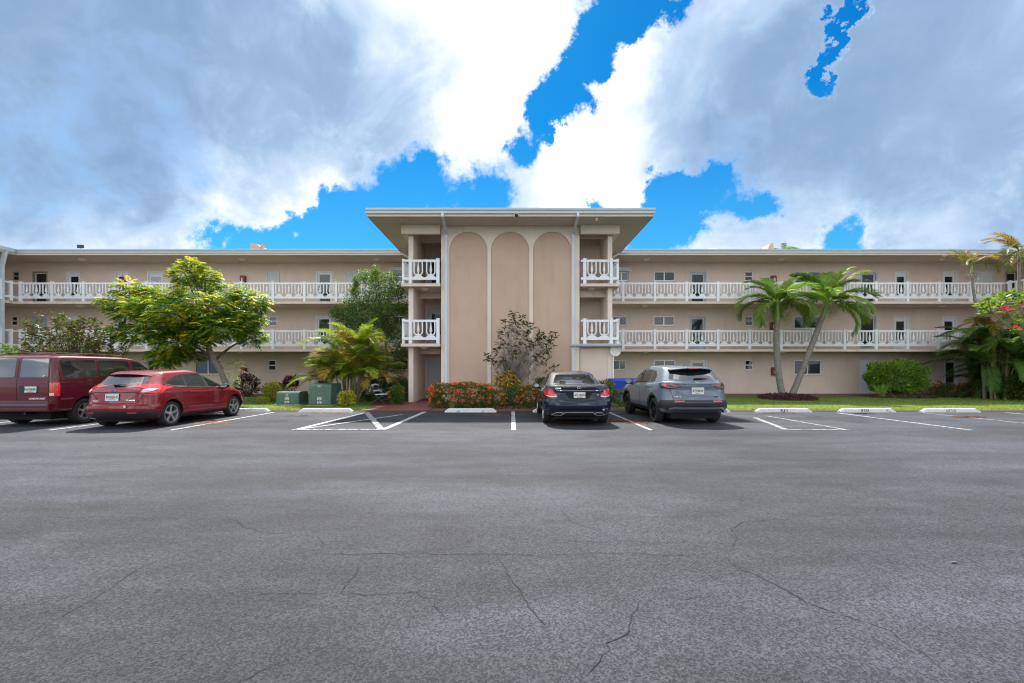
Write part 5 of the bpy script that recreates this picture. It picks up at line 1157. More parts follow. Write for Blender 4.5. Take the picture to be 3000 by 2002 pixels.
def bench():
    t = thing('park_bench', 'iron bench with white slats facing the red entrance path', 'bench', (PX(1097, 18.4), 18.4, .045)); Lb = 1.25
    for y in (0, Lb):
        mb = MB(); mb.tube([(.42, y, 0), (.36, y, .12), (.22, y, .24), (.10, y, .34), (.02, y, .42)], .022, 6); mb.tube([(-.12, y, 0), (-.04, y, .13), (.10, y, .24), (.28, y, .33), (.40, y, .41)], .022, 6)
        mb.tube([(.42, y, .42), (.0, y, .40), (-.05, y, .55), (-.18, y, .84)], .022, 6); mb.tube([(-.09, y, .62), (.15, y, .66), (.36, y, .64), (.43, y, .56), (.40, y, .42)], .02, 6); mb.build('side_frame', MAT['bench_iron'], t, smooth=True)
    for i in range(5):
        mb = MB(); x = .03+.088*i; mb.box(x, x+.07, -.02, Lb+.02, .425, .447); mb.build('seat_slat', MAT['bench_white'], t)
    mb = MB(); n = 16
    for i in range(n):
        y0, y1 = Lb*i/n, Lb*(i+1)/n; zt = lambda y: .82+.07*math.exp(-((y-Lb/2)/.22)**2)-.02*math.cos(y/Lb*4*math.pi)
        for (yy0, yy1) in ((y0, y1),): mb.add([(-.17, yy0, zt(yy0)-.05), (-.17, yy1, zt(yy1)-.05), (-.185, yy1, zt(yy1)), (-.185, yy0, zt(yy0)), (-.14, yy0, zt(yy0)-.05), (-.14, yy1, zt(yy1)-.05), (-.155, yy1, zt(yy1)), (-.155, yy0, zt(yy0))], [(3, 2, 1, 0), (4, 5, 6, 7), (3, 7, 6, 2), (0, 1, 5, 4)])
    mb.build('top_rail', MAT['bench_white'], t)
    mb = MB(); mb.add([(-.055, 0, .56), (-.055, Lb, .56), (-.082, Lb, .62), (-.082, 0, .62), (-.03, 0, .56), (-.03, Lb, .56), (-.055, Lb, .62), (-.055, 0, .62)], [(3, 2, 1, 0), (4, 5, 6, 7), (3, 7, 6, 2), (0, 1, 5, 4), (0, 4, 7, 3), (1, 2, 6, 5)]); mb.build('back_slat', MAT['bench_white'], t)
    mb = MB()
    for i in range(9):
        y = .06+(Lb-.12)*i/8; mb.tube([(-.075, y, .62), (-.115, y+.05, .70), (-.155, y, .79)], .008, 4); mb.tube([(-.075, y, .62), (-.115, y-.05, .70), (-.155, y, .79)], .008, 4)
    mb.build('back_lattice', MAT['bench_iron'], t)
bench()
pm('bin_blue', (.012, .05, .46), .42, var=.06, vscale=4); pm('rubber', (.018, .018, .018), .85)
def bin_(label, x, y, rz):
    t = thing('recycling_bin', label, 'bin', (x, y, .03), rz, 'blue wheeled bins')
    mb = MB(); lo = [(-.23, -.24), (.23, -.24), (.25, .26), (-.25, .26)]; hi = [(-.29, -.33), (.29, -.33), (.30, .36), (-.30, .36)]
    mb.add([(*p, .08) for p in lo]+[(*p, .98) for p in hi], [(3, 2, 1, 0), (0, 1, 5, 4), (1, 2, 6, 5), (2, 3, 7, 6), (3, 0, 4, 7), (4, 5, 6, 7)]); o = mb.build('body', MAT['bin_blue'], t); m = o.modifiers.new('bevel', 'BEVEL'); m.width = .03; m.segments = 2
    mb = MB(); mb.box(-.31, .31, -.345, .375, .945, .985); mb.build('rim', MAT['bin_blue'], t)
    mb = MB(); pr = [(-.37, .99), (-.35, 1.03), (-.2, 1.08), (.1, 1.10), (.34, 1.07), (.39, .99)]; mb.prism_x(pr[::-1], -.32, .32); o = mb.build('lid', MAT['bin_blue'], t, smooth=True, angle=50); m = o.modifiers.new('bevel', 'BEVEL'); m.width = .02; m.segments = 2
    for s in (-1, 1): mb = MB(); mb.lathe([(.11, -.03), (.12, -.02), (.12, .02), (.11, .03)], (s*.27, .25, .12), 'x', 14); mb.build('wheel', MAT['rubber'], t, smooth=True)
    mb = MB(); mb.tube([(-.24, .40, .99), (-.24, .45, 1.0), (.24, .45, 1.0), (.24, .40, .99)], .015, 6); mb.build('handle', MAT['bin_blue'], t)
bin_('blue wheeled bin at the corner right of the sedan', PX(1806, 20.0), 20.0, .15); bin_('blue wheeled bin partly behind the crossover mirror', PX(1846, 20.3), 20.3, -.2)
# ------------------------------------------------------------------ vehicles
def paint(name, col, metal=.25, rough=.35, spec=.5):
    m = pm(name, col, rough, metal=metal, var=.05, vscale=1.2, spec=spec, coat=1.0); m.node_tree.nodes['Principled BSDF'].inputs['Coat Roughness'].default_value = .015; return m
paint('paint_maroon', (.105, .005, .017), 0, .5, .2); paint('paint_red', (.21, .002, .014), 0, .5, .2); paint('paint_navy', (.004, .009, .030), 0, .5, .1); paint('paint_grey', (.105, .150, .200), 0, .4, .3)
pm('car_glass', (.012, .014, .016), .03, spec=.5).node_tree.nodes['Principled BSDF'].inputs['IOR'].default_value = 2.6; pm('side_glass', (.016, .021, .021), .03, spec=.5).node_tree.nodes['Principled BSDF'].inputs['IOR'].default_value = 1.75; pm('clad', (.022, .023, .025), .55, var=.1); pm('gap', (.004, .004, .004), .8)
pm('chrome', (.75, .76, .78), .12, metal=1.0); pm('alloy', (.52, .53, .56), .3, metal=.8, var=.06); pm('alloy_dark', (.02, .02, .022), .3, metal=.4)
pm('lamp_red', (.62, .012, .018), .12, coat=1.0); pm('lamp_bright', (.75, .04, .05), .15, coat=1.0); pm('lamp_clear', (.62, .60, .62), .12, coat=1.0); pm('lamp_smoke', (.04, .03, .035), .1, coat=1.0)
pm('plate_white', (.62, .68, .66), .45, var=.06, vscale=20); pm('plate_ink', (.02, .10, .075), .6); pm('plate_orange', (.75, .22, .06), .6); pm('badge_blue', (.02, .06, .25), .3, coat=1.0); pm('tyre', (.022, .022, .024), .8, var=.2, vscale=20, bump=.3, bscale=80)
pm('bright_trim', (.62, .63, .65), .25, metal=.3); pm('silver_trim', (.42, .44, .46), .35, metal=.6); pm('mirror_glass', (.30, .38, .38), .08, metal=.6); pm('badge_white', (.70, .72, .74), .3)
pm('underbody', (.006, .006, .006), .9)

def interp(tab, y):
    ys = [p[0] for p in tab]; zs = [p[1] for p in tab]; return float(np.interp(y, ys, zs))
def smooth_tab(tab):
    """densify a table with monotone-ish cubic smoothing"""
    ys = np.array([p[0] for p in tab], float); zs = np.array([p[1] for p in tab], float); q = np.linspace(ys[0], ys[-1], 160); v = np.interp(q, ys, zs)
    for _ in range(5): v[1:-1] = (v[:-2]+2*v[1:-1]+v[2:])/4
    return list(zip(q, v))
def contour(y0, y1, hw, rr, rf, bulge, nr=10, nc=9, ns=30, nf=10, fb=.12):
    """half outline from rear centre round the right side to front centre"""
    pts = []; rr = min(rr, hw*.95); rf = min(rf, hw*.95)
    for i in range(nr): x = (hw-rr)*i/nr; pts.append((x, y0))
    for i in range(nc+1): a = math.pi/2*i/nc; pts.append((hw-rr+rr*math.sin(a), y0+rr-rr*math.cos(a)))
    for i in range(1, ns): pts.append((hw, y0+rr+(y1-rf-y0-rr)*i/ns))
    for i in range(nc+1): a = math.pi/2*i/nc; pts.append((hw-rf+rf*math.cos(a), y1-rf+rf*math.sin(a)))
    for i in range(1, nf+1): pts.append(((hw-rf)*(1-i/nf), y1))
    out = []
    for x, y in pts:
        f = (x/hw)**2; ym = (y0+y1)/2
        y2 = y+bulge*f*max(0, 1-(y-y0)/.7) if y < ym else y-fb*f*max(0, 1-(y1-y)/.7)
        out.append((x, y2))
    return out
def loft(levels, zb, zt, crown, bulge, side_taper=None, fb=.12, close_bottom=True):
    mb = MB(); H = None; rows = []
    # dense levels
    T = [l[0] for l in levels]; q = []
    for a, b in zip(T[:-1], T[1:]): q += list(np.linspace(a, b, 4)[:-1])
    q.append(T[-1])
    for t in q:
        par = [float(np.interp(t, T, [l[k] for l in levels])) for k in range(1, 6)]
        half = contour(*par, bulge, fb=fb); full = half+[(-x, y) for x, y in reversed(half[1:-1])]
        H = len(half)
        row = []
        for x, y in full:
            k = 1.0 if side_taper is None else interp(side_taper, y)
            row.append((x*k, y, interp(zb, y)+(interp(zt, y)-interp(zb, y))*t))
        rows.append(row)
    n = len(rows[0]); V = [p for r_ in rows for p in r_]; Fc = []
    for i in range(len(rows)-1):
        for k in range(n): Fc.append((i*n+k, i*n+(k+1) % n, (i+1)*n+(k+1) % n, (i+1)*n+k))
    def fill(row, base, up, cr):
        K = 8; grid = []
        for i in range(H):
            a, b = row[i], row[(n-i) % n]; ln = []
            if i in (0, H-1): ln = [base+i]*(K+1)
            else:
                for k in range(K+1):
                    if k == 0: ln.append(base+i)
                    elif k == K: ln.append(base+(n-i) % n)
                    else:
                        f = k/K; e = min(1, i/14, (H-1-i)/14); V.append((a[0]+(b[0]-a[0])*f, a[1], a[2]+cr*4*f*(1-f)*e)); ln.append(len(V)-1)
            grid.append(ln)
        for i in range(H-1):
            for k in range(K):
                f = [grid[i][k], grid[i+1][k], grid[i+1][k+1], grid[i][k+1]]; g = []
                for q_ in f:
                    if q_ not in g: g.append(q_)
                if len(g) >= 3: Fc.append(tuple(g) if up else tuple(reversed(g)))
    fill(rows[-1], (len(rows)-1)*n, True, crown)
    if close_bottom: fill(rows[0], 0, False, 0)
    mb.v = V; mb.f = Fc; mb.mi = [0]*len(Fc); return mb
def boolean_cut(me, cutters, mats):
    o = bpy.data.objects.new('tmp_body', me); COL.objects.link(o); cs = []
    for c in cutters:
        co = bpy.data.objects.new('tmp_cut', c); COL.objects.link(co); cs.append(co); m = o.modifiers.new('b', 'BOOLEAN'); m.object = co; m.operation = 'DIFFERENCE'; m.solver = 'EXACT'
        m.material_mode = 'TRANSFER'
    dg = bpy.context.evaluated_depsgraph_get(); dg.update(); out = bpy.data.meshes.new_from_object(o.evaluated_get(dg))
    for q in [o]+cs: bpy.data.objects.remove(q)
    return out

class Car:
    def __init__(s, name, label, cat, x, y, paintname, wheel_r, axles, track, rz=0):
        s.t = thing(name, label, cat, (x, y, 0), rz, 'cars parked at the lot edge'); s.paint = paintname; s.r = wheel_r; s.ax = axles; s.tr = track; s.hits = []
    def body(s, low, green, arch=None):
        me = low.mesh('lower', MAT[s.paint]); cut = []; ar = arch or s.r+.055
        for y in s.ax:
            for sg in (-1, 1):
                c = MB(); c.lathe([(ar, -.30), (ar, .30)], (sg*(s.tr+.06), y, s.r+.01), 'x', 40); cut.append(c.mesh('cut', MAT['underbody']))
        me = boolean_cut(me, cut, None); g = green.mesh('upper', MAT[s.paint])
        bm = bmesh.new(); bm.from_mesh(me); bm.from_mesh(g); out = bpy.data.meshes.new('body'); bmesh.ops.recalc_face_normals(bm, faces=bm.faces); bm.to_mesh(out); s.bvh = BVHTree.FromBMesh(bm); bm.free()
        for m in me.materials: out.materials.append(m)
        if len(out.materials) < 2: out.materials.append(MAT['underbody'])
        set_smooth(out, 32); s.bo = link_mesh('body', out, None, s.t)
        return s.bo
    def cast(s, a, b, view):
        if view == 'rear': o, d = Vector((a, -2, b)), Vector((0, 1, 0))
        elif view == 'right': o, d = Vector((3, a, b)), Vector((-1, 0, 0))
        elif view == 'left': o, d = Vector((-3, a, b)), Vector((1, 0, 0))
        elif view == 'front': o, d = Vector((a, 8, b)), Vector((0, -1, 0))
        elif view == 'top': o, d = Vector((a, b, 4)), Vector((0, 0, -1))
        elif view == 'rq':  # from rear right at 45 degrees ; a along (1,1)/sqrt2
            k = 1/math.sqrt(2); o = Vector((a*k+3*k, a*k-3*k, b)); d = Vector((-k, k, 0))
        elif view == 'lq':
            k = 1/math.sqrt(2); o = Vector((-a*k-3*k, a*k-3*k, b)); d = Vector((k, k, 0))
        h = s.bvh.ray_cast(o, d)
        if h[0] is None: return None, None
        n = h[1]
        if n.dot(d) > 0: n = -n
        return h[0], n
    def patch(s, name, poly, view, mat, off=.004, step=.05, parent=None, depth=.012, bev=0):
        # dense boundary + inner grid
        bd = []
        for (a, b), (c, e) in zip(poly, poly[1:]+poly[:1]):
            k = max(1, int(math.hypot(c-a, e-b)/step))
            for i in range(k): bd.append((a+(c-a)*i/k, b+(e-b)*i/k))
        xs = [p[0] for p in bd]; ys = [p[1] for p in bd]; pts = [Vector(p) for p in bd]; nb = len(bd)
        def inside(x, y):
            r_ = False
            for i in range(nb):
                x1, y1 = bd[i]; x2, y2 = bd[i-1]
                if (y1 > y) != (y2 > y) and x < (x2-x1)*(y-y1)/(y2-y1)+x1: r_ = not r_
            return r_
        def dist(x, y): return min((x-p[0])**2+(y-p[1])**2 for p in bd)
        x = min(xs)+step/2
        while x < max(xs):
            y = min(ys)+step/2
            while y < max(ys):
                if inside(x, y) and dist(x, y) > (step*.4)**2: pts.append(Vector((x, y)))
                y += step
            x += step
        r_ = delaunay_2d_cdt(pts, [], [list(range(nb))], 1, 1e-5); P2, ed, fc = r_[0], r_[1], r_[2]
        mb = MB(); V = []; ok = []
        for p in P2:
            h, n = s.cast(p.x, p.y, view); ok.append(h is not None); V.append((h+n*off, n) if h is not None else (Vector((0, 0, 0)), Vector((0, 0, 1))))
        F_ = []
        for f in fc:
            if not all(ok[i] for i in f): continue
            q = [V[i][0] for i in f]
            if max((q[i]-q[i-1]).length for i in range(len(q))) > .45: continue
            nn = (q[1]-q[0]).cross(q[2]-q[0]); F_.append(tuple(f) if nn.dot(V[f[0]][1]) > 0 else tuple(reversed(f)))
        par = {}
        def root(a):
            while par.setdefault(a, a) != a: a = par[a]
            return a
        for f in F_:
            for q in f[1:]: par[root(q)] = root(f[0])
        if F_:
            cnt = {}
            for f in F_: cnt[root(f[0])] = cnt.get(root(f[0]), 0)+1
            best = max(cnt, key=cnt.get); F_ = [f for f in F_ if root(f[0]) == best]
        used = sorted({q for f in F_ for q in f}); ren = {q: i for i, q in enumerate(used)}; V = [V[q] for q in used]; F_ = [tuple(ren[q] for q in f) for f in F_]
        vs = [v[0] for v in V]; edc = {}
        for f in F_:
            for i in range(len(f)): e = (f[i], f[(i+1) % len(f)]); edc[e] = 1
        sk = []; low = {}
        for (a, b) in edc:
            if (b, a) not in edc:
                for q in (a, b):
                    if q not in low: low[q] = len(vs); vs.append(V[q][0]-V[q][1]*depth)
                sk.append((b, a, low[a], low[b]))
        mb.v = [tuple(v) for v in vs]; mb.f = F_+sk; mb.mi = [0]*len(mb.f)
        return mb.build(name, MAT[mat], parent or s.bo if parent is not False else s.t, smooth=True, angle=40)
    def line(s, name, pts, view, mat, w=.012, off=.003, step=.06, parent=None):
        # ribbon polygon along a polyline
        L_, R_ = [], []; P = [Vector(p) for p in pts]
        for i, p in enumerate(P):
            t = (P[min(i+1, len(P)-1)]-P[max(i-1, 0)]).normalized(); n = Vector((-t.y, t.x))*w/2; L_.append(tuple(p+n)); R_.append(tuple(p-n))
        return s.patch(name, L_+R_[::-1], view, mat, off, step, parent, .006)
    def wheels(s, style, tyre_w=.22, rim_r=.24, rim_mat='alloy'):
        tm = MB(); r_, w = s.r, tyre_w/2
        tm.lathe([(rim_r, -w*.8), (r_-.035, -w), (r_-.008, -w*.86), (r_, -w*.6), (r_, w*.6), (r_-.008, w*.86), (r_-.035, w), (rim_r, w*.8)], (0, 0, 0), 'x', 40, False); tmesh = tm.mesh('wheel', MAT['tyre'], True, 30)
        rm = MB(); o = w*.80     # outer face towards +x
        rm.lathe([(rim_r+.008, o-.01), (rim_r+.008, o+.006), (rim_r-.012, o+.006), (rim_r-.02, o-.015), (rim_r-.03, -w*.5)], (0, 0, 0), 'x', 36, False)
        n = 5
        for k in range(n):
            a0 = 2*math.pi*k/n+.3
            def pt(r, a, x): return (x, r*math.cos(a), r*math.sin(a))
            offs = (0,) if style == 'five' else (-.20, .20)
            for da in offs:
                wd = .22 if style == 'five' else .10
                i0, i1 = .05, rim_r-.01; a = a0+da
                vs = [pt(i0, a-(.55 if style == 'five' else .35), o-.02), pt(i1, a-wd*.75, o-.002), pt(i1, a+wd*.75, o-.002), pt(i0, a+(.55 if style == 'five' else .35), o-.02), pt(i0, a-.3, o-.05), pt(i1, a-wd*.6, o-.04), pt(i1, a+wd*.6, o-.04), pt(i0, a+.3, o-.05)]
                rm.add(vs, [(0, 1, 2, 3), (7, 6, 5, 4), (0, 4, 5, 1), (1, 5, 6, 2), (2, 6, 7, 3), (3, 7, 4, 0)])
        rm.lathe([(.062, o-.06), (.062, o-.012), (.045, o-.002), (.0, o)], (0, 0, 0), 'x', 16); rmesh = rm.mesh('rim', MAT[rim_mat], True, 30)
        dm = MB(); dm.lathe([(rim_r-.045, o-.095), (rim_r-.045, o-.075), (.05, o-.075)], (0, 0, 0), 'x', 28); dmesh = dm.mesh('brake_disc', MAT['clad'], True, 30)
        for y in s.ax:
            for sg in (-1, 1):
                wl = link_mesh('wheel', tmesh, None, s.t, loc=(sg*(s.tr-.0), y, s.r), rot=(0, 0, 0 if sg > 0 else math.pi)); link_mesh('rim', rmesh, None, wl); link_mesh('brake_disc', dmesh, None, wl)
        mb = MB(); mb.box(-s.tr+.16, s.tr-.16, .30, s.ax[1]+.45, .17, .42); mb.build('underbody', MAT['underbody'], s.t)  # plain dark box added beneath the car to block light
        for y in s.ax: mb = MB(); mb.tube([(-s.tr, y, s.r), (s.tr, y, s.r)], .05, 8); mb.build('axle', MAT['underbody'], s.t)
    def plate(s, x, z, txt, tilt=0, frame=None, w=.305, h=.155):
        hit, n = s.cast(x, z, 'rear'); y = min(s.cast(x+dx, z+dz, 'rear')[0].y for dx in (-.14, .14) for dz in (-.07, .07))-.012
        mb = MB(); mb.box(-w/2, w/2, 0, .008, -h/2, h/2)
        p = mb.build('licence_plate', MAT['plate_white'], s.t, loc=(x, y, z), rot=(R(-tilt), 0, 0))
        a, b = txt
        for tx, sx in ((a, -.082), (b, .082)):
            me = text_mesh(tx, .082, .001, 'lettering', .0015, 1.0); me.materials.append(MAT['plate_ink']); link_mesh('lettering', me, None, p, loc=(sx, -.003, .0))
        mb = MB(); mb.lathe([(.022, -.001), (.022, .002)], (.0, -.003, .004), 'y', 10); mb.lathe([(.014, -.001), (.014, .002)], (.012, -.003, -.022), 'y', 10); mb.build('emblem', MAT['plate_orange'], p)
        me = text_mesh('SUNSHINE STATE', .02, .001, 'lettering', .0006); me.materials.append(MAT['plate_ink']); link_mesh('lettering', me, None, p, loc=(0, -.003, -.062))
        if frame:
            mb = MB(); rect_frame(mb, -w/2-.012, w/2+.012, -h/2-.012, h/2+.012, -.006, .010, .016); mb.build('plate_frame', MAT[frame], p)
        return p
    def badge(s, txt, x, z, size, mat='chrome', sx=1.0, bold=.001):
        h, n = s.cast(x, z, 'rear'); me = text_mesh(txt, size, .003, 'lettering', bold, sx); me.materials.append(MAT[mat])
        link_mesh('lettering', me, None, s.bo, loc=h+n*.006, rot=(-math.asin(max(-1, min(1, n.z))), 0, math.atan2(n.x, -n.y)))
    def mirror(s, sg, y, z, mat, x):
        mb = MB(); mb.lathe([(.001, -.09), (.07, -.085), (.10, -.03), (.085, .03), (.04, .075), (.001, .09)], (0, 0, 0), 'y', 16)
        mb.v = [(v[0]*1.15, v[1], v[2]*.72) for v in mb.v]; o = mb.build('wing_mirror', MAT[mat], s.t, loc=(sg*x, y, z), smooth=True, angle=60)
        g = MB(); g.lathe([(.08, -.004), (.08, 0)], (0, -.088, 0), 'y', 18); g.v = [(v[0]*1.15, v[1], v[2]*.72) for v in g.v]; g.build('mirror_glass', MAT['mirror_glass'], o)
        a = MB(); a.tube([(-sg*.05, .02, -.05), (-sg*.16, .03, -.09)], [.03, .035], 8); a.build('mirror_arm', MAT['clad'], o)
def spoiler(c, prof, hw, sweep, drop, name, mat):
    """lip along the roof's rear edge, swept forward and down towards its ends"""
    mb = MB(); n = 16; m_ = len(prof); vs = []
    for i in range(n+1):
        x = -hw+2*hw*i/n; f = (x/hw)**2; k = 1-.5*f*f
        yc = sum(p[0] for p in prof)/m_; zc = sum(p[1] for p in prof)/m_
        vs += [(x, yc+(p[0]-yc)*k+sweep*f, zc+(p[1]-zc)*k-drop*f) for p in prof]
    fs = [(i*m_+k, i*m_+(k+1) % m_, (i+1)*m_+(k+1) % m_, (i+1)*m_+k) for i in range(n) for k in range(m_)]+[tuple(range(m_)), tuple(n*m_+k for k in reversed(range(m_)))]
    mb.add(vs, fs); return mb.build(name, MAT[mat], c.t, smooth=True, angle=50)
def mir(poly): return [(-a, b) for a, b in poly]
def circ(x, z, rx, rz, n=16): return [(x+rx*math.cos(2*math.pi*i/n), z+rz*math.sin(2*math.pi*i/n)) for i in range(n)]

# ---- dark blue sedan
def sedan():
    c = Car('sedan', 'dark blue sedan parked nose-in before the entrance block', 'car', 1.77, 11.62, 'paint_navy', .33, (.97, 3.81), .79)
    zb = smooth_tab([(0, .26), (.4, .22), (4.2, .20), (4.69, .26)]); zt = smooth_tab([(0, 1.02), (.12, 1.065), (.3, 1.085), (.7, 1.09), (1.1, .99), (3.3, .96), (4.0, .88), (4.45, .76), (4.69, .62)])
    low = loft([(0, .26, 4.45, .78, .35, .5), (.05, .12, 4.55, .84, .36, .5), (.18, .04, 4.64, .885, .36, .5), (.36, .0, 4.69, .905, .38, .5), (.50, .02, 4.68, .905, .38, .5), (.54, .05, 4.67, .90, .38, .5), (.75, .10, 4.62, .895, .38, .5), (.90, .085, 4.58, .87, .40, .5), (.955, .08, 4.55, .845, .42, .5), (.985, .10, 4.52, .82, .42, .5), (1.0, .15, 4.48, .78, .42, .5)], zb, zt, .012, .09)
    gb = [(0, .93), (5, .93)]; gt = smooth_tab([(0, 1.30), (1.2, 1.38), (1.7, 1.425), (2.2, 1.44), (2.8, 1.42), (3.5, 1.33)])
    gr = loft([(0, .48, 3.62, .82, .30, .35), (.30, .78, 3.38, .785, .30, .35), (.6, 1.08, 3.08, .715, .28, .34), (.84, 1.36, 2.80, .645, .26, .32), (.94, 1.52, 2.62, .605, .26, .32), (.985, 1.66, 2.50, .56, .26, .32), (1.0, 1.78, 2.42, .51, .26, .32)], gb, gt, .018, .12)
    c.body(low, gr); c.wheels('five', .225, .24, 'alloy')
    c.patch('rear_window', [(-.60, 1.105), (-.35, 1.098), (.35, 1.098), (.60, 1.105), (.57, 1.19), (.485, 1.335), (.40, 1.352), (-.40, 1.352), (-.485, 1.335), (-.57, 1.19)], 'rear', 'car_glass', .004)
    for sg, v in ((1, 'right'), (-1, 'left')):
        c.patch('side_window', [(1.30, 1.03), (1.95, 1.01), (1.97, 1.345), (1.70, 1.335), (1.45, 1.25)], v, 'side_glass', .004); c.patch('side_window', [(2.03, 1.01), (3.10, .995), (2.75, 1.22), (2.50, 1.33), (2.03, 1.35)], v, 'side_glass', .004)
        c.line('window_trim', [(1.16, 1.02), (1.95, .995), (3.15, .98)], v, 'chrome', .016, .006); c.line('window_trim', [(1.16, 1.02), (1.42, 1.26), (1.70, 1.352), (2.1, 1.368), (2.55, 1.345)], v, 'chrome', .014, .006)
        c.line('panel_gap', [(1.98, .30), (1.98, .99)], v, 'gap', .009, .001); c.line('panel_gap', [(1.28, .70), (1.25, .99)], v, 'gap', .009, .001); c.line('side_sill', [(1.45, .26), (3.35, .26)], v, 'clad', .06, .006)
        c.patch('door_handle', [(1.42, .86), (1.62, .855), (1.62, .885), (1.42, .89)], v, 'chrome', .025); c.patch('door_handle', [(2.35, .84), (2.55, .835), (2.55, .865), (2.35, .87)], v, 'chrome', .025)
        c.patch('tail_lamp', [(.30, .79), (.46, .80), (.52, .93), (.40, .98), (.30, .975)], v, 'lamp_red', .006)
        f = (lambda q: q) if sg > 0 else mir
        c.patch('tail_lamp', f([(.555, .765), (.70, .750), (.80, .765), (.845, .80), (.835, .92), (.80, .965), (.74, .985), (.69, .95), (.60, .83)]), 'rear', 'lamp_red', .007)
        c.patch('tail_lamp_strip', f([(.575, .772), (.72, .757), (.84, .785), (.84, .805), (.72, .782), (.585, .795)]), 'rear', 'lamp_clear', .011); c.patch('tail_lamp_core', f([(.66, .83), (.80, .82), (.80, .90), (.735, .93)]), 'rear', 'lamp_bright', .011)
        ex = f([(.40, .325), (.47, .285), (.68, .285), (.70, .30), (.60, .365), (.45, .37), (.41, .35)]); c.patch('exhaust_trim', ex, 'rear', 'bright_trim', .016); cx = .55*sg
        c.patch('exhaust', [(cx+(a-cx)*.80, .328+(b-.328)*.62) for a, b in ex], 'rear', 'gap', .019)
        c.mirror(sg, 3.02, .985, 'paint_navy', .98)
    c.line('panel_gap', [(-.60, .94), (-.52, .80), (-.40, .68), (0, .655), (.40, .68), (.52, .80), (.60, .94)], 'rear', 'gap', .010, .002); c.line('panel_gap', [(-.76, 1.0), (-.62, 1.045), (0, 1.06), (.62, 1.045), (.76, 1.0)], 'rear', 'gap', .007, .002)
    c.patch('plate_recess_patch', [(-.36, .885), (.36, .885), (.28, .745), (.22, .72), (-.22, .72), (-.28, .745)], 'rear', 'gap', .002)  # flat near-black patch, the recess shade is put into its colour
    c.patch('chrome_strip', [(-.59, .925), (.59, .925), (.60, .95), (0, .955), (-.60, .95)], 'rear', 'chrome', .014); c.line('bumper_crease', [(-.86, .48), (-.4, .465), (.4, .465), (.86, .48)], 'rear', 'paint_navy', .03, .014)
    c.patch('diffuser', [(-.74, .40), (-.40, .415), (.40, .415), (.74, .40), (.70, .27), (-.70, .27)], 'rear', 'clad', .006); c.line('diffuser_trim', [(-.71, .295), (-.48, .29), (-.36, .368), (.36, .368), (.48, .29), (.71, .295)], 'rear', 'bright_trim', .02, .014)
    c.plate(.01, .82, ('IE3', '2AD'), 4); c.badge('C300', -.545, .990, .052, 'chrome', 1.35)
    h, n = c.cast(0, 1.0, 'rear'); st = MB(); st.lathe([(.046, -.004), (.052, 0), (.046, .004), (.041, 0), (.046, -.004)], (0, 0, 0), 'y', 24)
    for a in (90, 210, 330):
        dx, dz = math.cos(R(a)), math.sin(R(a)); px_, pz_ = -dz*.009, dx*.009; st.add([(-px_, -.004, -pz_), (px_, -.004, pz_), (dx*.045, -.002, dz*.045), (0, -.008, 0)], [(0, 1, 2), (0, 2, 3), (3, 2, 1)])
    st.build('emblem', MAT['chrome'], c.bo, loc=h+Vector((0, -.010, .0)))
    h, n = c.cast(.645, .445, 'rear'); mb = MB(); mb.lathe([(.03, -.004), (.03, .0)], tuple(h+Vector((0, -.006, 0))), 'y', 16); mb.build('sticker', MAT['badge_white'], c.bo); c.badge('DRIVE', .755, .455, .022, 'badge_white'); c.badge('4M', .50, .82, .03, 'chrome')
    c.patch('sunroof', [(-.42, 2.0), (.42, 2.0), (.42, 2.38), (-.42, 2.38)], 'top', 'car_glass', .004)
sedan()

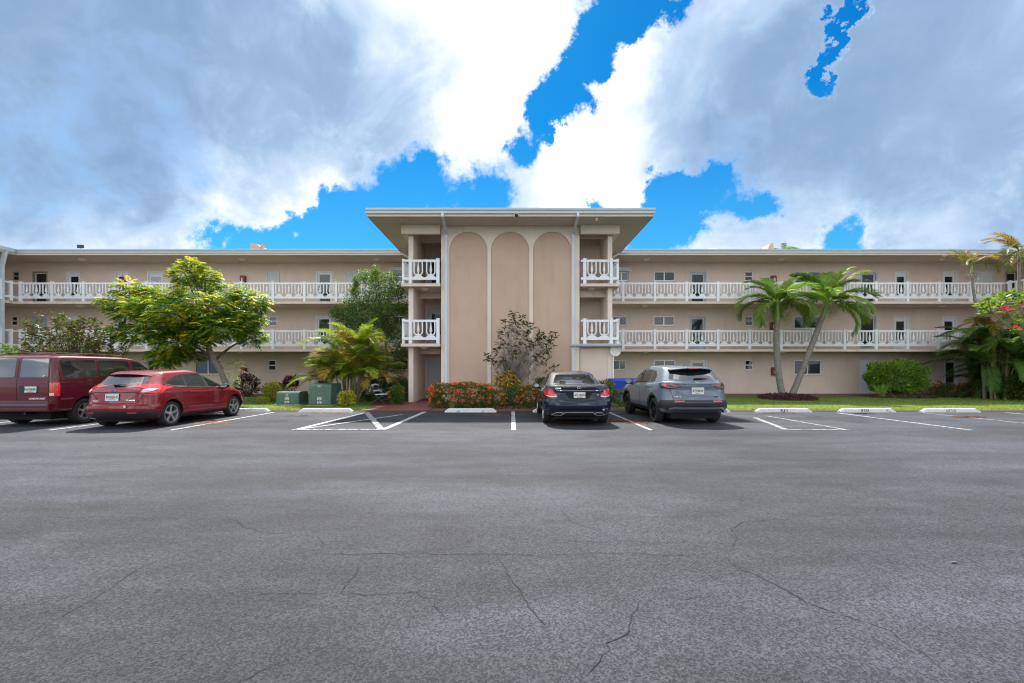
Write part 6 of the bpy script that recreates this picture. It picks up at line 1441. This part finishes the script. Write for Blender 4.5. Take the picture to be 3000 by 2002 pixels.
# ---- red hatchback
def hatch():
    c = Car('hatchback', 'shiny red hatchback parked beside the maroon van', 'car', -9.93, 10.93, 'paint_red', .325, (.87, 3.52), .785)
    zb = smooth_tab([(0, .27), (.4, .20), (3.9, .19), (4.36, .26)]); zt = smooth_tab([(0, .97), (.3, .965), (1.2, .97), (2.4, .94), (3.3, .93), (3.9, .82), (4.2, .70), (4.36, .58)])
    low = loft([(0, .24, 4.10, .78, .35, .42), (.06, .10, 4.22, .85, .36, .44), (.20, .02, 4.32, .90, .38, .46), (.36, .0, 4.36, .91, .40, .46), (.46, .015, 4.35, .91, .40, .46), (.52, .07, 4.34, .905, .42, .46), (.70, .10, 4.30, .905, .42, .46), (.90, .115, 4.22, .895, .42, .46), (1.0, .14, 4.10, .86, .42, .46)], zb, zt, .01, .13)
    gb = smooth_tab([(0, .90), (1.2, .90), (3.5, .86)]); gt = smooth_tab([(0, 1.34), (.35, 1.375), (.9, 1.445), (1.7, 1.482), (2.3, 1.465), (2.9, 1.40), (3.6, 1.28)])
    gr = loft([(0, .115, 3.62, .885, .34, .30), (.12, .13, 3.48, .872, .34, .30), (.24, .185, 3.36, .842, .33, .30), (.5, .32, 2.98, .765, .30, .30), (.80, .47, 2.55, .685, .27, .30), (.92, .53, 2.36, .645, .25, .30), (.975, .58, 2.22, .61, .25, .30), (1.0, .66, 2.10, .56, .25, .30)], gb, gt, .022, .13)
    c.body(low, gr); c.wheels('five', .22, .232, 'alloy')
    c.patch('rear_window', [(-.60, 1.085), (-.52, 1.05), (-.3, 1.035), (.3, 1.035), (.52, 1.05), (.60, 1.085), (.56, 1.23), (.51, 1.325), (.3, 1.345), (-.3, 1.345), (-.51, 1.325), (-.56, 1.23)], 'rear', 'car_glass', .004)
    spoiler(c, [(.45, 1.378), (.50, 1.362), (.62, 1.385), (.68, 1.43), (.55, 1.412)], .57, .10, .05, 'roof_spoiler', 'paint_red')
    for sg, v in ((1, 'right'), (-1, 'left')):
        c.patch('side_window', [(.76, 1.125), (1.05, 1.07), (1.42, 1.045), (1.46, 1.335), (1.20, 1.29), (.95, 1.215)], v, 'side_glass', .004, .04); c.patch('side_window', [(1.50, 1.04), (2.22, 1.01), (2.20, 1.375), (1.80, 1.37), (1.53, 1.345)], v, 'side_glass', .004); c.patch('side_window', [(2.33, 1.005), (3.24, .965), (3.02, 1.11), (2.72, 1.27), (2.45, 1.36), (2.31, 1.37)], v, 'side_glass', .004)
        c.patch('door_pillar', [(1.43, 1.03), (1.50, 1.03), (1.52, 1.33), (1.45, 1.30)], v, 'gap', .0045, .04); c.patch('door_pillar', [(2.22, 1.0), (2.33, 1.0), (2.31, 1.375), (2.20, 1.375)], v, 'gap', .0045, .04)
        c.line('window_trim', [(.70, 1.125), (1.02, 1.05), (1.5, 1.022), (2.3, .99), (3.3, .945)], v, 'chrome', .030, .007); c.line('window_trim', [(.70, 1.13), (.94, 1.235), (1.18, 1.31), (1.48, 1.36), (1.8, 1.388), (2.3, 1.39), (2.7, 1.30)], v, 'gap', .018, .006)
        c.line('panel_gap', [(1.30, .55), (1.22, .80), (1.46, 1.02)], v, 'gap', .009, .002); c.line('panel_gap', [(2.27, .30), (2.28, 1.0)], v, 'gap', .009, .002); c.line('panel_gap', [(3.25, .34), (3.22, .66), (3.30, .92)], v, 'gap', .009, .002); c.line('panel_gap', [(1.30, .55), (1.38, .30), (3.24, .28)], v, 'gap', .009, .002)
        c.line('door_crease', [(.55, .90), (1.4, .87), (2.6, .83), (3.6, .80)], v, 'paint_red', .03, .010); c.line('door_crease', [(1.4, .45), (2.2, .42), (3.1, .44)], v, 'paint_red', .05, .010); c.line('side_sill', [(1.24, .235), (3.15, .225)], v, 'clad', .10, .012)
        c.patch('door_handle', [(1.46, .885), (1.66, .875), (1.67, .912), (1.47, .922)], v, 'paint_red', .03); c.patch('door_handle', [(2.50, .855), (2.70, .845), (2.71, .882), (2.51, .892)], v, 'paint_red', .03)
        c.patch('tail_lamp', [(.28, .85), (.52, .87), (.70, .985), (1.02, 1.02), (.74, 1.075), (.48, 1.12), (.28, 1.12)], v, 'lamp_bright', .009, .035)
        f = (lambda q: q) if sg > 0 else mir
        c.patch('tail_lamp', f([(.60, .90), (.70, .855), (.86, .84), (.895, .87), (.89, 1.08), (.84, 1.10), (.76, 1.09), (.64, .99)]), 'rear', 'lamp_red', .010, .035); c.patch('tail_lamp_clear', f([(.625, .945), (.665, .915), (.80, .945), (.84, 1.0), (.70, 1.005), (.65, .985)]), 'rear', 'lamp_clear', .015, .03); c.patch('tail_lamp_core', f([(.66, .90), (.72, .868), (.86, .855), (.87, .905), (.70, .918)]), 'rear', 'lamp_bright', .015, .03)
        c.patch('reflector', f([(.42, .405), (.60, .405), (.62, .425), (.42, .43)]), 'rear', 'lamp_bright', .014, .03)
        c.patch('rear_bumper_side', [(.10, .30), (.42, .28), (.46, .36), (.40, .44), (.10, .45)], v, 'clad', .010); c.line('arch_lip', [(.87+.40*math.cos(R(a)), .335+.40*math.sin(R(a))) for a in range(5, 176, 10)], v, 'paint_red', .035, .014); c.line('arch_lip', [(3.52+.40*math.cos(R(a)), .335+.40*math.sin(R(a))) for a in range(5, 176, 10)], v, 'paint_red', .035, .014)
        c.mirror(sg, 2.92, 1.0, 'gap', 1.0); c.patch('head_lamp', [(3.85, .72), (4.10, .66), (3.95, .76), (3.75, .80)], v, 'lamp_clear', .006, .035)
    c.patch('lower_bumper', [(-.83, .46), (-.5, .47), (.5, .47), (.83, .46), (.80, .30), (.4, .275), (-.4, .275), (-.80, .30)], 'rear', 'clad', .010)
    c.line('panel_gap', [(-.66, .86), (-.60, .70), (-.50, .645), (.50, .645), (.60, .70), (.66, .86)], 'rear', 'gap', .012, .002); c.line('hatch_crease', [(-.62, .93), (-.42, .915), (.42, .915), (.62, .93)], 'rear', 'gap', .014, .006); c.line('hatch_crease', [(-.58, .90), (-.36, .70), (.36, .70), (.58, .90)], 'rear', 'paint_red', .02, .012); c.line('bumper_crease', [(-.86, .53), (0, .545), (.86, .53)], 'rear', 'paint_red', .03, .012)
    c.plate(0, .80, ('IDG', '51C'), 5, 'chrome'); c.badge('FOCUS', -.42, .705, .045, 'chrome', 1.2); c.badge('TITANIUM', .43, .72, .04, 'chrome', 1.1)
    h, n = c.cast(0, .955, 'rear'); mb = MB(); mb.lathe([(.055, -.008), (.058, -.004), (.058, .006)], (0, 0, 0), 'y', 24); mb.v = [(v[0]*1.25, v[1], v[2]*.55) for v in mb.v]; e = mb.build('emblem', MAT['chrome'], c.bo, loc=h+Vector((0, -.008, 0)))
    mb = MB(); mb.lathe([(.047, -.011), (.047, -.0085)], (0, 0, 0), 'y', 24); mb.v = [(v[0]*1.25, v[1], v[2]*.55) for v in mb.v]; b = mb.build('badge_field', MAT['badge_blue'], e); me = text_mesh('Ford', .04, .001, 'lettering', .001, 1.3); me.materials.append(MAT['chrome']); link_mesh('lettering', me, None, b, loc=(0, -.0125, 0))
    h, n = c.cast(.30, .575, 'rear'); mb = MB(); mb.lathe([(.03, -.004), (.03, .0)], tuple(h+Vector((.08, -.02, 0))), 'y', 16); mb.build('sticker', MAT['badge_white'], c.bo)
    a, b = c.cast(-.02, 1.085, 'rear')[0], c.cast(-.40, 1.07, 'rear')[0]; mb = MB(); mb.tube([a+Vector((.10, -.03, .0)), a+Vector((-.05, -.03, .02)), b+Vector((.18, -.025, .03))], [.022, .018, .006], 6); mb.v = [(-v[0], v[1], v[2]) for v in mb.v]; mb.build('wiper', MAT['gap'], c.t)
    mb = MB(); mb.tube([(0, 1.05, 1.475), (0, 1.0, 1.495), (0, .88, 1.56)], [.025, .012, .004], 6); mb.build('aerial', MAT['gap'], c.t)
hatch()

# ---- grey crossover
def crossover():
    c = Car('crossover', 'blue grey crossover parked right of the dark sedan', 'car', 4.95, 11.72, 'paint_grey', .345, (.98, 3.63), .80, R(1.2))
    zb = smooth_tab([(0, .40), (.35, .30), (4.1, .28), (4.57, .36)]); zt = smooth_tab([(0, 1.16), (.3, 1.18), (1.2, 1.12), (2.4, 1.06), (3.4, 1.04), (4.0, .98), (4.35, .88), (4.57, .74)])
    low = loft([(0, .22, 4.35, .80, .32, .5), (.06, .08, 4.44, .87, .34, .5), (.16, .01, 4.53, .905, .36, .52), (.30, .0, 4.57, .92, .38, .52), (.36, .04, 4.57, .92, .38, .52), (.50, .08, 4.56, .918, .38, .52), (.72, .12, 4.53, .915, .40, .52), (.88, .10, 4.48, .90, .40, .52), (.95, .12, 4.44, .885, .40, .52), (1.0, .17, 4.38, .85, .40, .52)], zb, zt, .01, .12)
    gb = smooth_tab([(0, 1.10), (1.2, 1.06), (3.7, .98)]); gt = smooth_tab([(0, 1.49), (.4, 1.53), (.9, 1.575), (1.8, 1.615), (2.5, 1.60), (3.1, 1.53), (3.8, 1.40)])
    gr = loft([(0, .14, 3.72, .875, .36, .30), (.25, .235, 3.42, .83, .34, .30), (.55, .36, 3.05, .765, .32, .30), (.82, .49, 2.70, .70, .29, .30), (.93, .55, 2.50, .665, .27, .30), (.98, .60, 2.36, .625, .26, .30), (1.0, .70, 2.25, .57, .26, .30)], gb, gt, .02, .13)
    c.body(low, gr, .425); c.wheels('twin', .225, .255, 'alloy_dark')
    c.patch('rear_window', [(-.66, 1.235), (-.3, 1.215), (.3, 1.215), (.66, 1.235), (.62, 1.36), (.565, 1.485), (.3, 1.505), (-.3, 1.505), (-.565, 1.485), (-.62, 1.36)], 'rear', 'car_glass', .004)
    spoiler(c, [(.36, 1.525), (.42, 1.490), (.62, 1.51), (.70, 1.56), (.50, 1.552)], .60, .09, .05, 'roof_spoiler', 'gap'); spoiler(c, [(.37, 1.536), (.50, 1.545), (.72, 1.565), (.72, 1.582), (.44, 1.558)], .58, .09, .05, 'spoiler_top', 'paint_grey')
    mb = MB(); mb.box(-.14, .14, .345, .36, 1.515, 1.527); mb.build('brake_lamp', MAT['lamp_red'], c.t)
    for sg, v in ((1, 'right'), (-1, 'left')):
        c.patch('side_window', [(1.02, 1.19), (1.40, 1.165), (1.42, 1.475), (1.20, 1.46), (1.04, 1.38), (1.0, 1.28)], v, 'side_glass', .004, .04); c.patch('side_window', [(1.46, 1.165), (2.16, 1.135), (2.16, 1.50), (1.80, 1.505), (1.46, 1.485)], v, 'side_glass', .004); c.patch('side_window', [(2.24, 1.13), (3.36, 1.085), (3.02, 1.28), (2.70, 1.42), (2.45, 1.485), (2.24, 1.50)], v, 'side_glass', .004)
        c.line('door_pillar', [(2.20, 1.13), (2.20, 1.50)], v, 'gap', .08, .0045, .04); c.line('window_trim', [(1.0, 1.18), (2.2, 1.12), (3.4, 1.07)], v, 'gap', .02, .006); c.line('panel_gap', [(2.18, .42), (2.20, 1.12)], v, 'gap', .009, .002); c.line('panel_gap', [(1.34, .70), (1.36, 1.0), (1.10, 1.15)], v, 'gap', .009, .002); c.line('panel_gap', [(3.32, .45), (3.30, .95), (3.40, 1.05)], v, 'gap', .009, .002)
        c.line('side_sill', [(1.34, .355), (3.26, .35)], v, 'clad', .13, .012); c.line('door_crease', [(1.0, 1.03), (2.2, 1.01), (3.6, .97)], v, 'paint_grey', .025, .010)
        for y in c.ax: c.line('arch_cladding', [(y+.455*math.cos(R(a)), .355+.455*math.sin(R(a))) for a in range(-8, 189, 9)], v, 'clad', .085, .012, .04)
        c.patch('door_handle', [(1.50, 1.0), (1.72, .995), (1.72, 1.03), (1.50, 1.035)], v, 'paint_grey', .03); c.patch('door_handle', [(2.50, .985), (2.72, .98), (2.72, 1.015), (2.50, 1.02)], v, 'paint_grey', .03)
        f = (lambda q: q) if sg > 0 else mir
        c.patch('tail_lamp', f([(.30, 1.085), (.42, 1.06), (.55, 1.0), (.70, .975), (.86, .99), (.905, 1.06), (.90, 1.13), (.84, 1.145), (.60, 1.12), (.31, 1.105)]), 'rear', 'lamp_smoke', .009, .035); c.patch('tail_lamp_bar', f([(.36, 1.078), (.48, 1.05), (.58, 1.012), (.70, 1.0), (.80, 1.02), (.84, 1.07), (.80, 1.10), (.775, 1.06), (.70, 1.03), (.60, 1.038), (.50, 1.07)]), 'rear', 'lamp_core2', .014, .03)
        c.patch('tail_lamp', [(.24, 1.0), (.44, 1.03), (.56, 1.10), (.44, 1.15), (.24, 1.145)], v, 'lamp_smoke', .009, .035); c.patch('tail_lamp_bar', [(.28, 1.05), (.38, 1.06), (.42, 1.10), (.28, 1.12)], v, 'lamp_bright', .014, .035)
        c.patch('reflector', f([(.38, .625), (.62, .625), (.62, .655), (.38, .655)]), 'rear', 'lamp_bright', .018, .03); c.patch('rear_bumper_side', [(.08, .45), (.55, .45), (.50, .58), (.36, .66), (.08, .68)], v, 'clad', .012)
        c.mirror(sg, 3.10, 1.12, 'paint_grey', 1.02)
    c.patch('lower_bumper', [(-.86, .66), (-.6, .68), (.6, .68), (.86, .66), (.86, .47), (.80, .415), (-.80, .415), (-.86, .47)], 'rear', 'clad', .010); c.line('skid_trim', [(-.74, .445), (-.64, .475), (-.45, .47), (.45, .47), (.64, .475), (.74, .445)], 'rear', 'silver_trim', .05, .018, .04); c.line('bumper_crease', [(-.84, .595), (.84, .595)], 'rear', 'clad', .02, .022)
    c.line('panel_gap', [(-.76, 1.20), (-.70, 1.0), (-.64, .70)], 'rear', 'gap', .010, .003); c.line('panel_gap', [(.76, 1.20), (.70, 1.0), (.64, .70)], 'rear', 'gap', .010, .003); c.line('hatch_crease', [(-.32, 1.085), (.32, 1.085)], 'rear', 'gap', .016, .004); c.line('hatch_crease', [(-.58, .93), (-.30, .80), (.30, .80), (.58, .93)], 'rear', 'paint_grey', .02, .012)
    c.plate(0, .925, ('Z77', 'BHA'), 3, 'badge_white'); c.badge('HR-V', -.53, .765, .055, 'badge_white', 1.4); c.badge('SPORT', .50, .765, .032, 'gap', 1.3)
    h, n = c.cast(0, 1.145, 'rear'); mb = MB(); mb.prism_y([(-.05, .045), (-.045, -.045), (-.025, -.045), (-.028, .045)], -.006, .004); mb.prism_y([(.028, .045), (.025, -.045), (.045, -.045), (.05, .045)], -.006, .004); mb.box(-.03, .03, -.005, .004, -.010, .010); mb.build('emblem', MAT['chrome'], c.bo, loc=h+Vector((0, -.008, 0)))
    a = c.cast(.0, 1.25, 'rear')[0]; mb = MB(); mb.tube([a+Vector((-.04, -.04, -.01)), a+Vector((.08, -.04, .0)), a+Vector((.33, -.02, .0))], [.028, .022, .008], 6); mb.build('wiper', MAT['gap'], c.t)
    mb = MB(); mb.prism_x([(.86, 1.60), (1.04, 1.615), (1.0, 1.625), (.90, 1.675), (.875, 1.67)][::-1], -.012, .012); mb.build('fin_aerial', MAT['paint_grey'], c.t); mb = MB(); mb.lathe([(.036, -.05), (.042, -.05), (.042, .10), (.036, .10)], (.70, .06, .385), 'y', 16); mb.build('exhaust', MAT['chrome'], c.t, smooth=True)
pm('lamp_core2', (.55, .12, .17), .15, coat=1.0)
crossover()

# ---- maroon van
def van():
    c = Car('minivan', 'tall maroon van with roof rack at the left edge', 'van', -12.86, 11.42, 'paint_maroon', .345, (.98, 3.80), .835)
    zb = smooth_tab([(0, .42), (.2, .38), (4.5, .30), (4.8, .36)]); zt = smooth_tab([(0, 1.22), (3.3, 1.20), (3.8, 1.12), (4.5, 1.0), (4.8, .86)])
    low = loft([(0, .16, 4.7, .92, .16, .3), (.03, .12, 4.74, .955, .16, .3), (.10, .10, 4.78, .975, .15, .3), (.5, .095, 4.80, .985, .14, .3), (.9, .10, 4.76, .985, .14, .3), (1.0, .11, 4.70, .975, .14, .3)], zb, zt, .005, .02)
    gb = [(0, 1.15), (5, 1.15)]; gt = smooth_tab([(0, 1.845), (.6, 1.87), (2.2, 1.875), (2.9, 1.83), (3.4, 1.72), (4.4, 1.55)])
    gr = loft([(0, .105, 4.10, .982, .14, .3), (.15, .11, 3.95, .975, .14, .3), (.55, .145, 3.50, .93, .14, .3), (.85, .18, 3.12, .885, .15, .3), (.94, .20, 2.98, .865, .16, .3), (.98, .24, 2.85, .83, .18, .3), (1.0, .31, 2.75, .76, .2, .3)], gb, gt, .03, .02)
    c.body(low, gr, .41); c.wheels('five', .235, .21, 'alloy')
    for sg in (-1, 1):
        f = (lambda q: q) if sg > 0 else mir
        c.patch('rear_window', f([(.07, 1.315), (.10, 1.29), (.76, 1.29), (.79, 1.32), (.745, 1.755), (.71, 1.785), (.10, 1.785), (.07, 1.755)]), 'rear', 'car_glass', .005); v = 'right' if sg > 0 else 'left'
        c.patch('tail_lamp', f([(.845, .80), (.965, .80), (.965, 1.15), (.845, 1.15)]), 'rear', 'lamp_red', .012, .04); c.patch('tail_lamp_clear', f([(.85, .81), (.93, .81), (.93, .875), (.85, .875)]), 'rear', 'lamp_clear', .016, .03); c.patch('tail_lamp', [(.12, .80), (.24, .80), (.24, 1.15), (.12, 1.15)], v, 'lamp_bright', .010, .04)
        c.patch('side_window', [(.34, 1.315), (.37, 1.29), (1.28, 1.285), (1.31, 1.31), (1.30, 1.745), (1.26, 1.775), (.38, 1.77), (.34, 1.74)], v, 'side_glass', .005); c.patch('side_window', [(1.40, 1.31), (1.43, 1.285), (2.42, 1.28), (2.45, 1.31), (2.40, 1.74), (2.36, 1.77), (1.44, 1.775), (1.40, 1.745)], v, 'side_glass', .005); c.patch('side_window', [(2.56, 1.28), (3.46, 1.27), (3.12, 1.60), (2.92, 1.73), (2.56, 1.755)], v, 'side_glass', .005)
        c.line('panel_gap', [(2.50, .45), (2.50, 1.78)], v, 'gap', .010, .002); c.line('panel_gap', [(1.36, .48), (1.36, 1.80)], v, 'gap', .010, .002); c.line('panel_gap', [(.27, .62), (.27, 1.80)], v, 'paint_maroon', .03, .010)
        c.line('side_moulding', [(.26, .72), (.60, .72)], v, 'chrome_maroon', .05, .016); c.line('side_moulding', [(1.38, .70), (3.36, .69)], v, 'chrome_maroon', .05, .016); c.line('belt_line', [(.26, 1.155), (2.2, 1.15), (3.9, 1.10)], v, 'paint_maroon', .025, .010); c.line('belt_line', [(.26, 1.04), (3.9, 1.0)], v, 'paint_maroon', .012, .008)
        c.mirror(sg, 3.30, 1.30, 'paint_maroon', 1.09)
        mb = MB(); x = sg*.66; mb.tube([(x, .35, 1.885), (x, .45, 1.935), (x, 1.4, 1.945), (x, 2.45, 1.93), (x, 2.55, 1.885)], .018, 6); mb.build('roof_rail', MAT['paint_maroon'], c.t, smooth=True)
    for y in (.62, 1.9): mb = MB(); mb.tube([(-.66, y, 1.935), (0, y, 1.95), (.66, y, 1.935)], .016, 6); mb.build('rack_bar', MAT['paint_maroon'], c.t, smooth=True)
    c.line('panel_gap', [(0, .68), (0, 1.83)], 'rear', 'gap', .014, .002); c.line('panel_gap', [(-.81, .68), (-.82, 1.15), (-.775, 1.80)], 'rear', 'gap', .010, .002); c.line('panel_gap', [(.81, .68), (.82, 1.15), (.775, 1.80)], 'rear', 'gap', .010, .002); c.line('belt_line', [(-.80, 1.155), (.80, 1.155)], 'rear', 'paint_maroon', .02, .010)
    mb = MB(); mb.box(-.955, .955, -.03, .16, .40, .64); o = mb.build('bumper', MAT['paint_maroon'], c.t); bv = o.modifiers.new('b', 'BEVEL'); bv.width = .03; bv.segments = 3; mb = MB(); mb.box(-.94, .94, -.042, -.028, .555, .605); mb.build('bumper_pad', MAT['pad_grey'], c.t); mb = MB(); mb.box(-.92, .92, -.04, -.029, .475, .487); mb.build('bumper_trim', MAT['chrome_maroon'], c.t); mb = MB(); mb.box(-.94, .94, -.035, .05, .645, .672); mb.build('bumper_top', MAT['chrome_maroon'], c.t)
    c.patch('plate_recess_patch', [(.07, .875), (.57, .875), (.57, 1.07), (.07, 1.07)], 'rear', 'clad', .004); c.plate(.37, .975, ('KAT', '04D'), 3); c.badge('CHEVROLET', .54, .735, .062, 'badge_white', 1.25, .002)
    h, n = c.cast(.70, 1.325, 'rear'); mb = MB(); mb.lathe([(.025, -.02), (.03, 0), (.03, .01)], tuple(h+Vector((0, -.008, 0))), 'y', 14); mb.build('door_lock', MAT['chrome'], c.bo, smooth=True)
    mb = MB(); mb.tube([(.25, .06, .36), (.25, .5, .34), (.2, 1.2, .32)], .035, 8); mb.build('exhaust', MAT['alloy_dark'], c.t, smooth=True)
pm('chrome_maroon', (.32, .13, .15), .2, metal=.5, coat=1.0); pm('pad_grey', (.09, .11, .15), .5)
van()
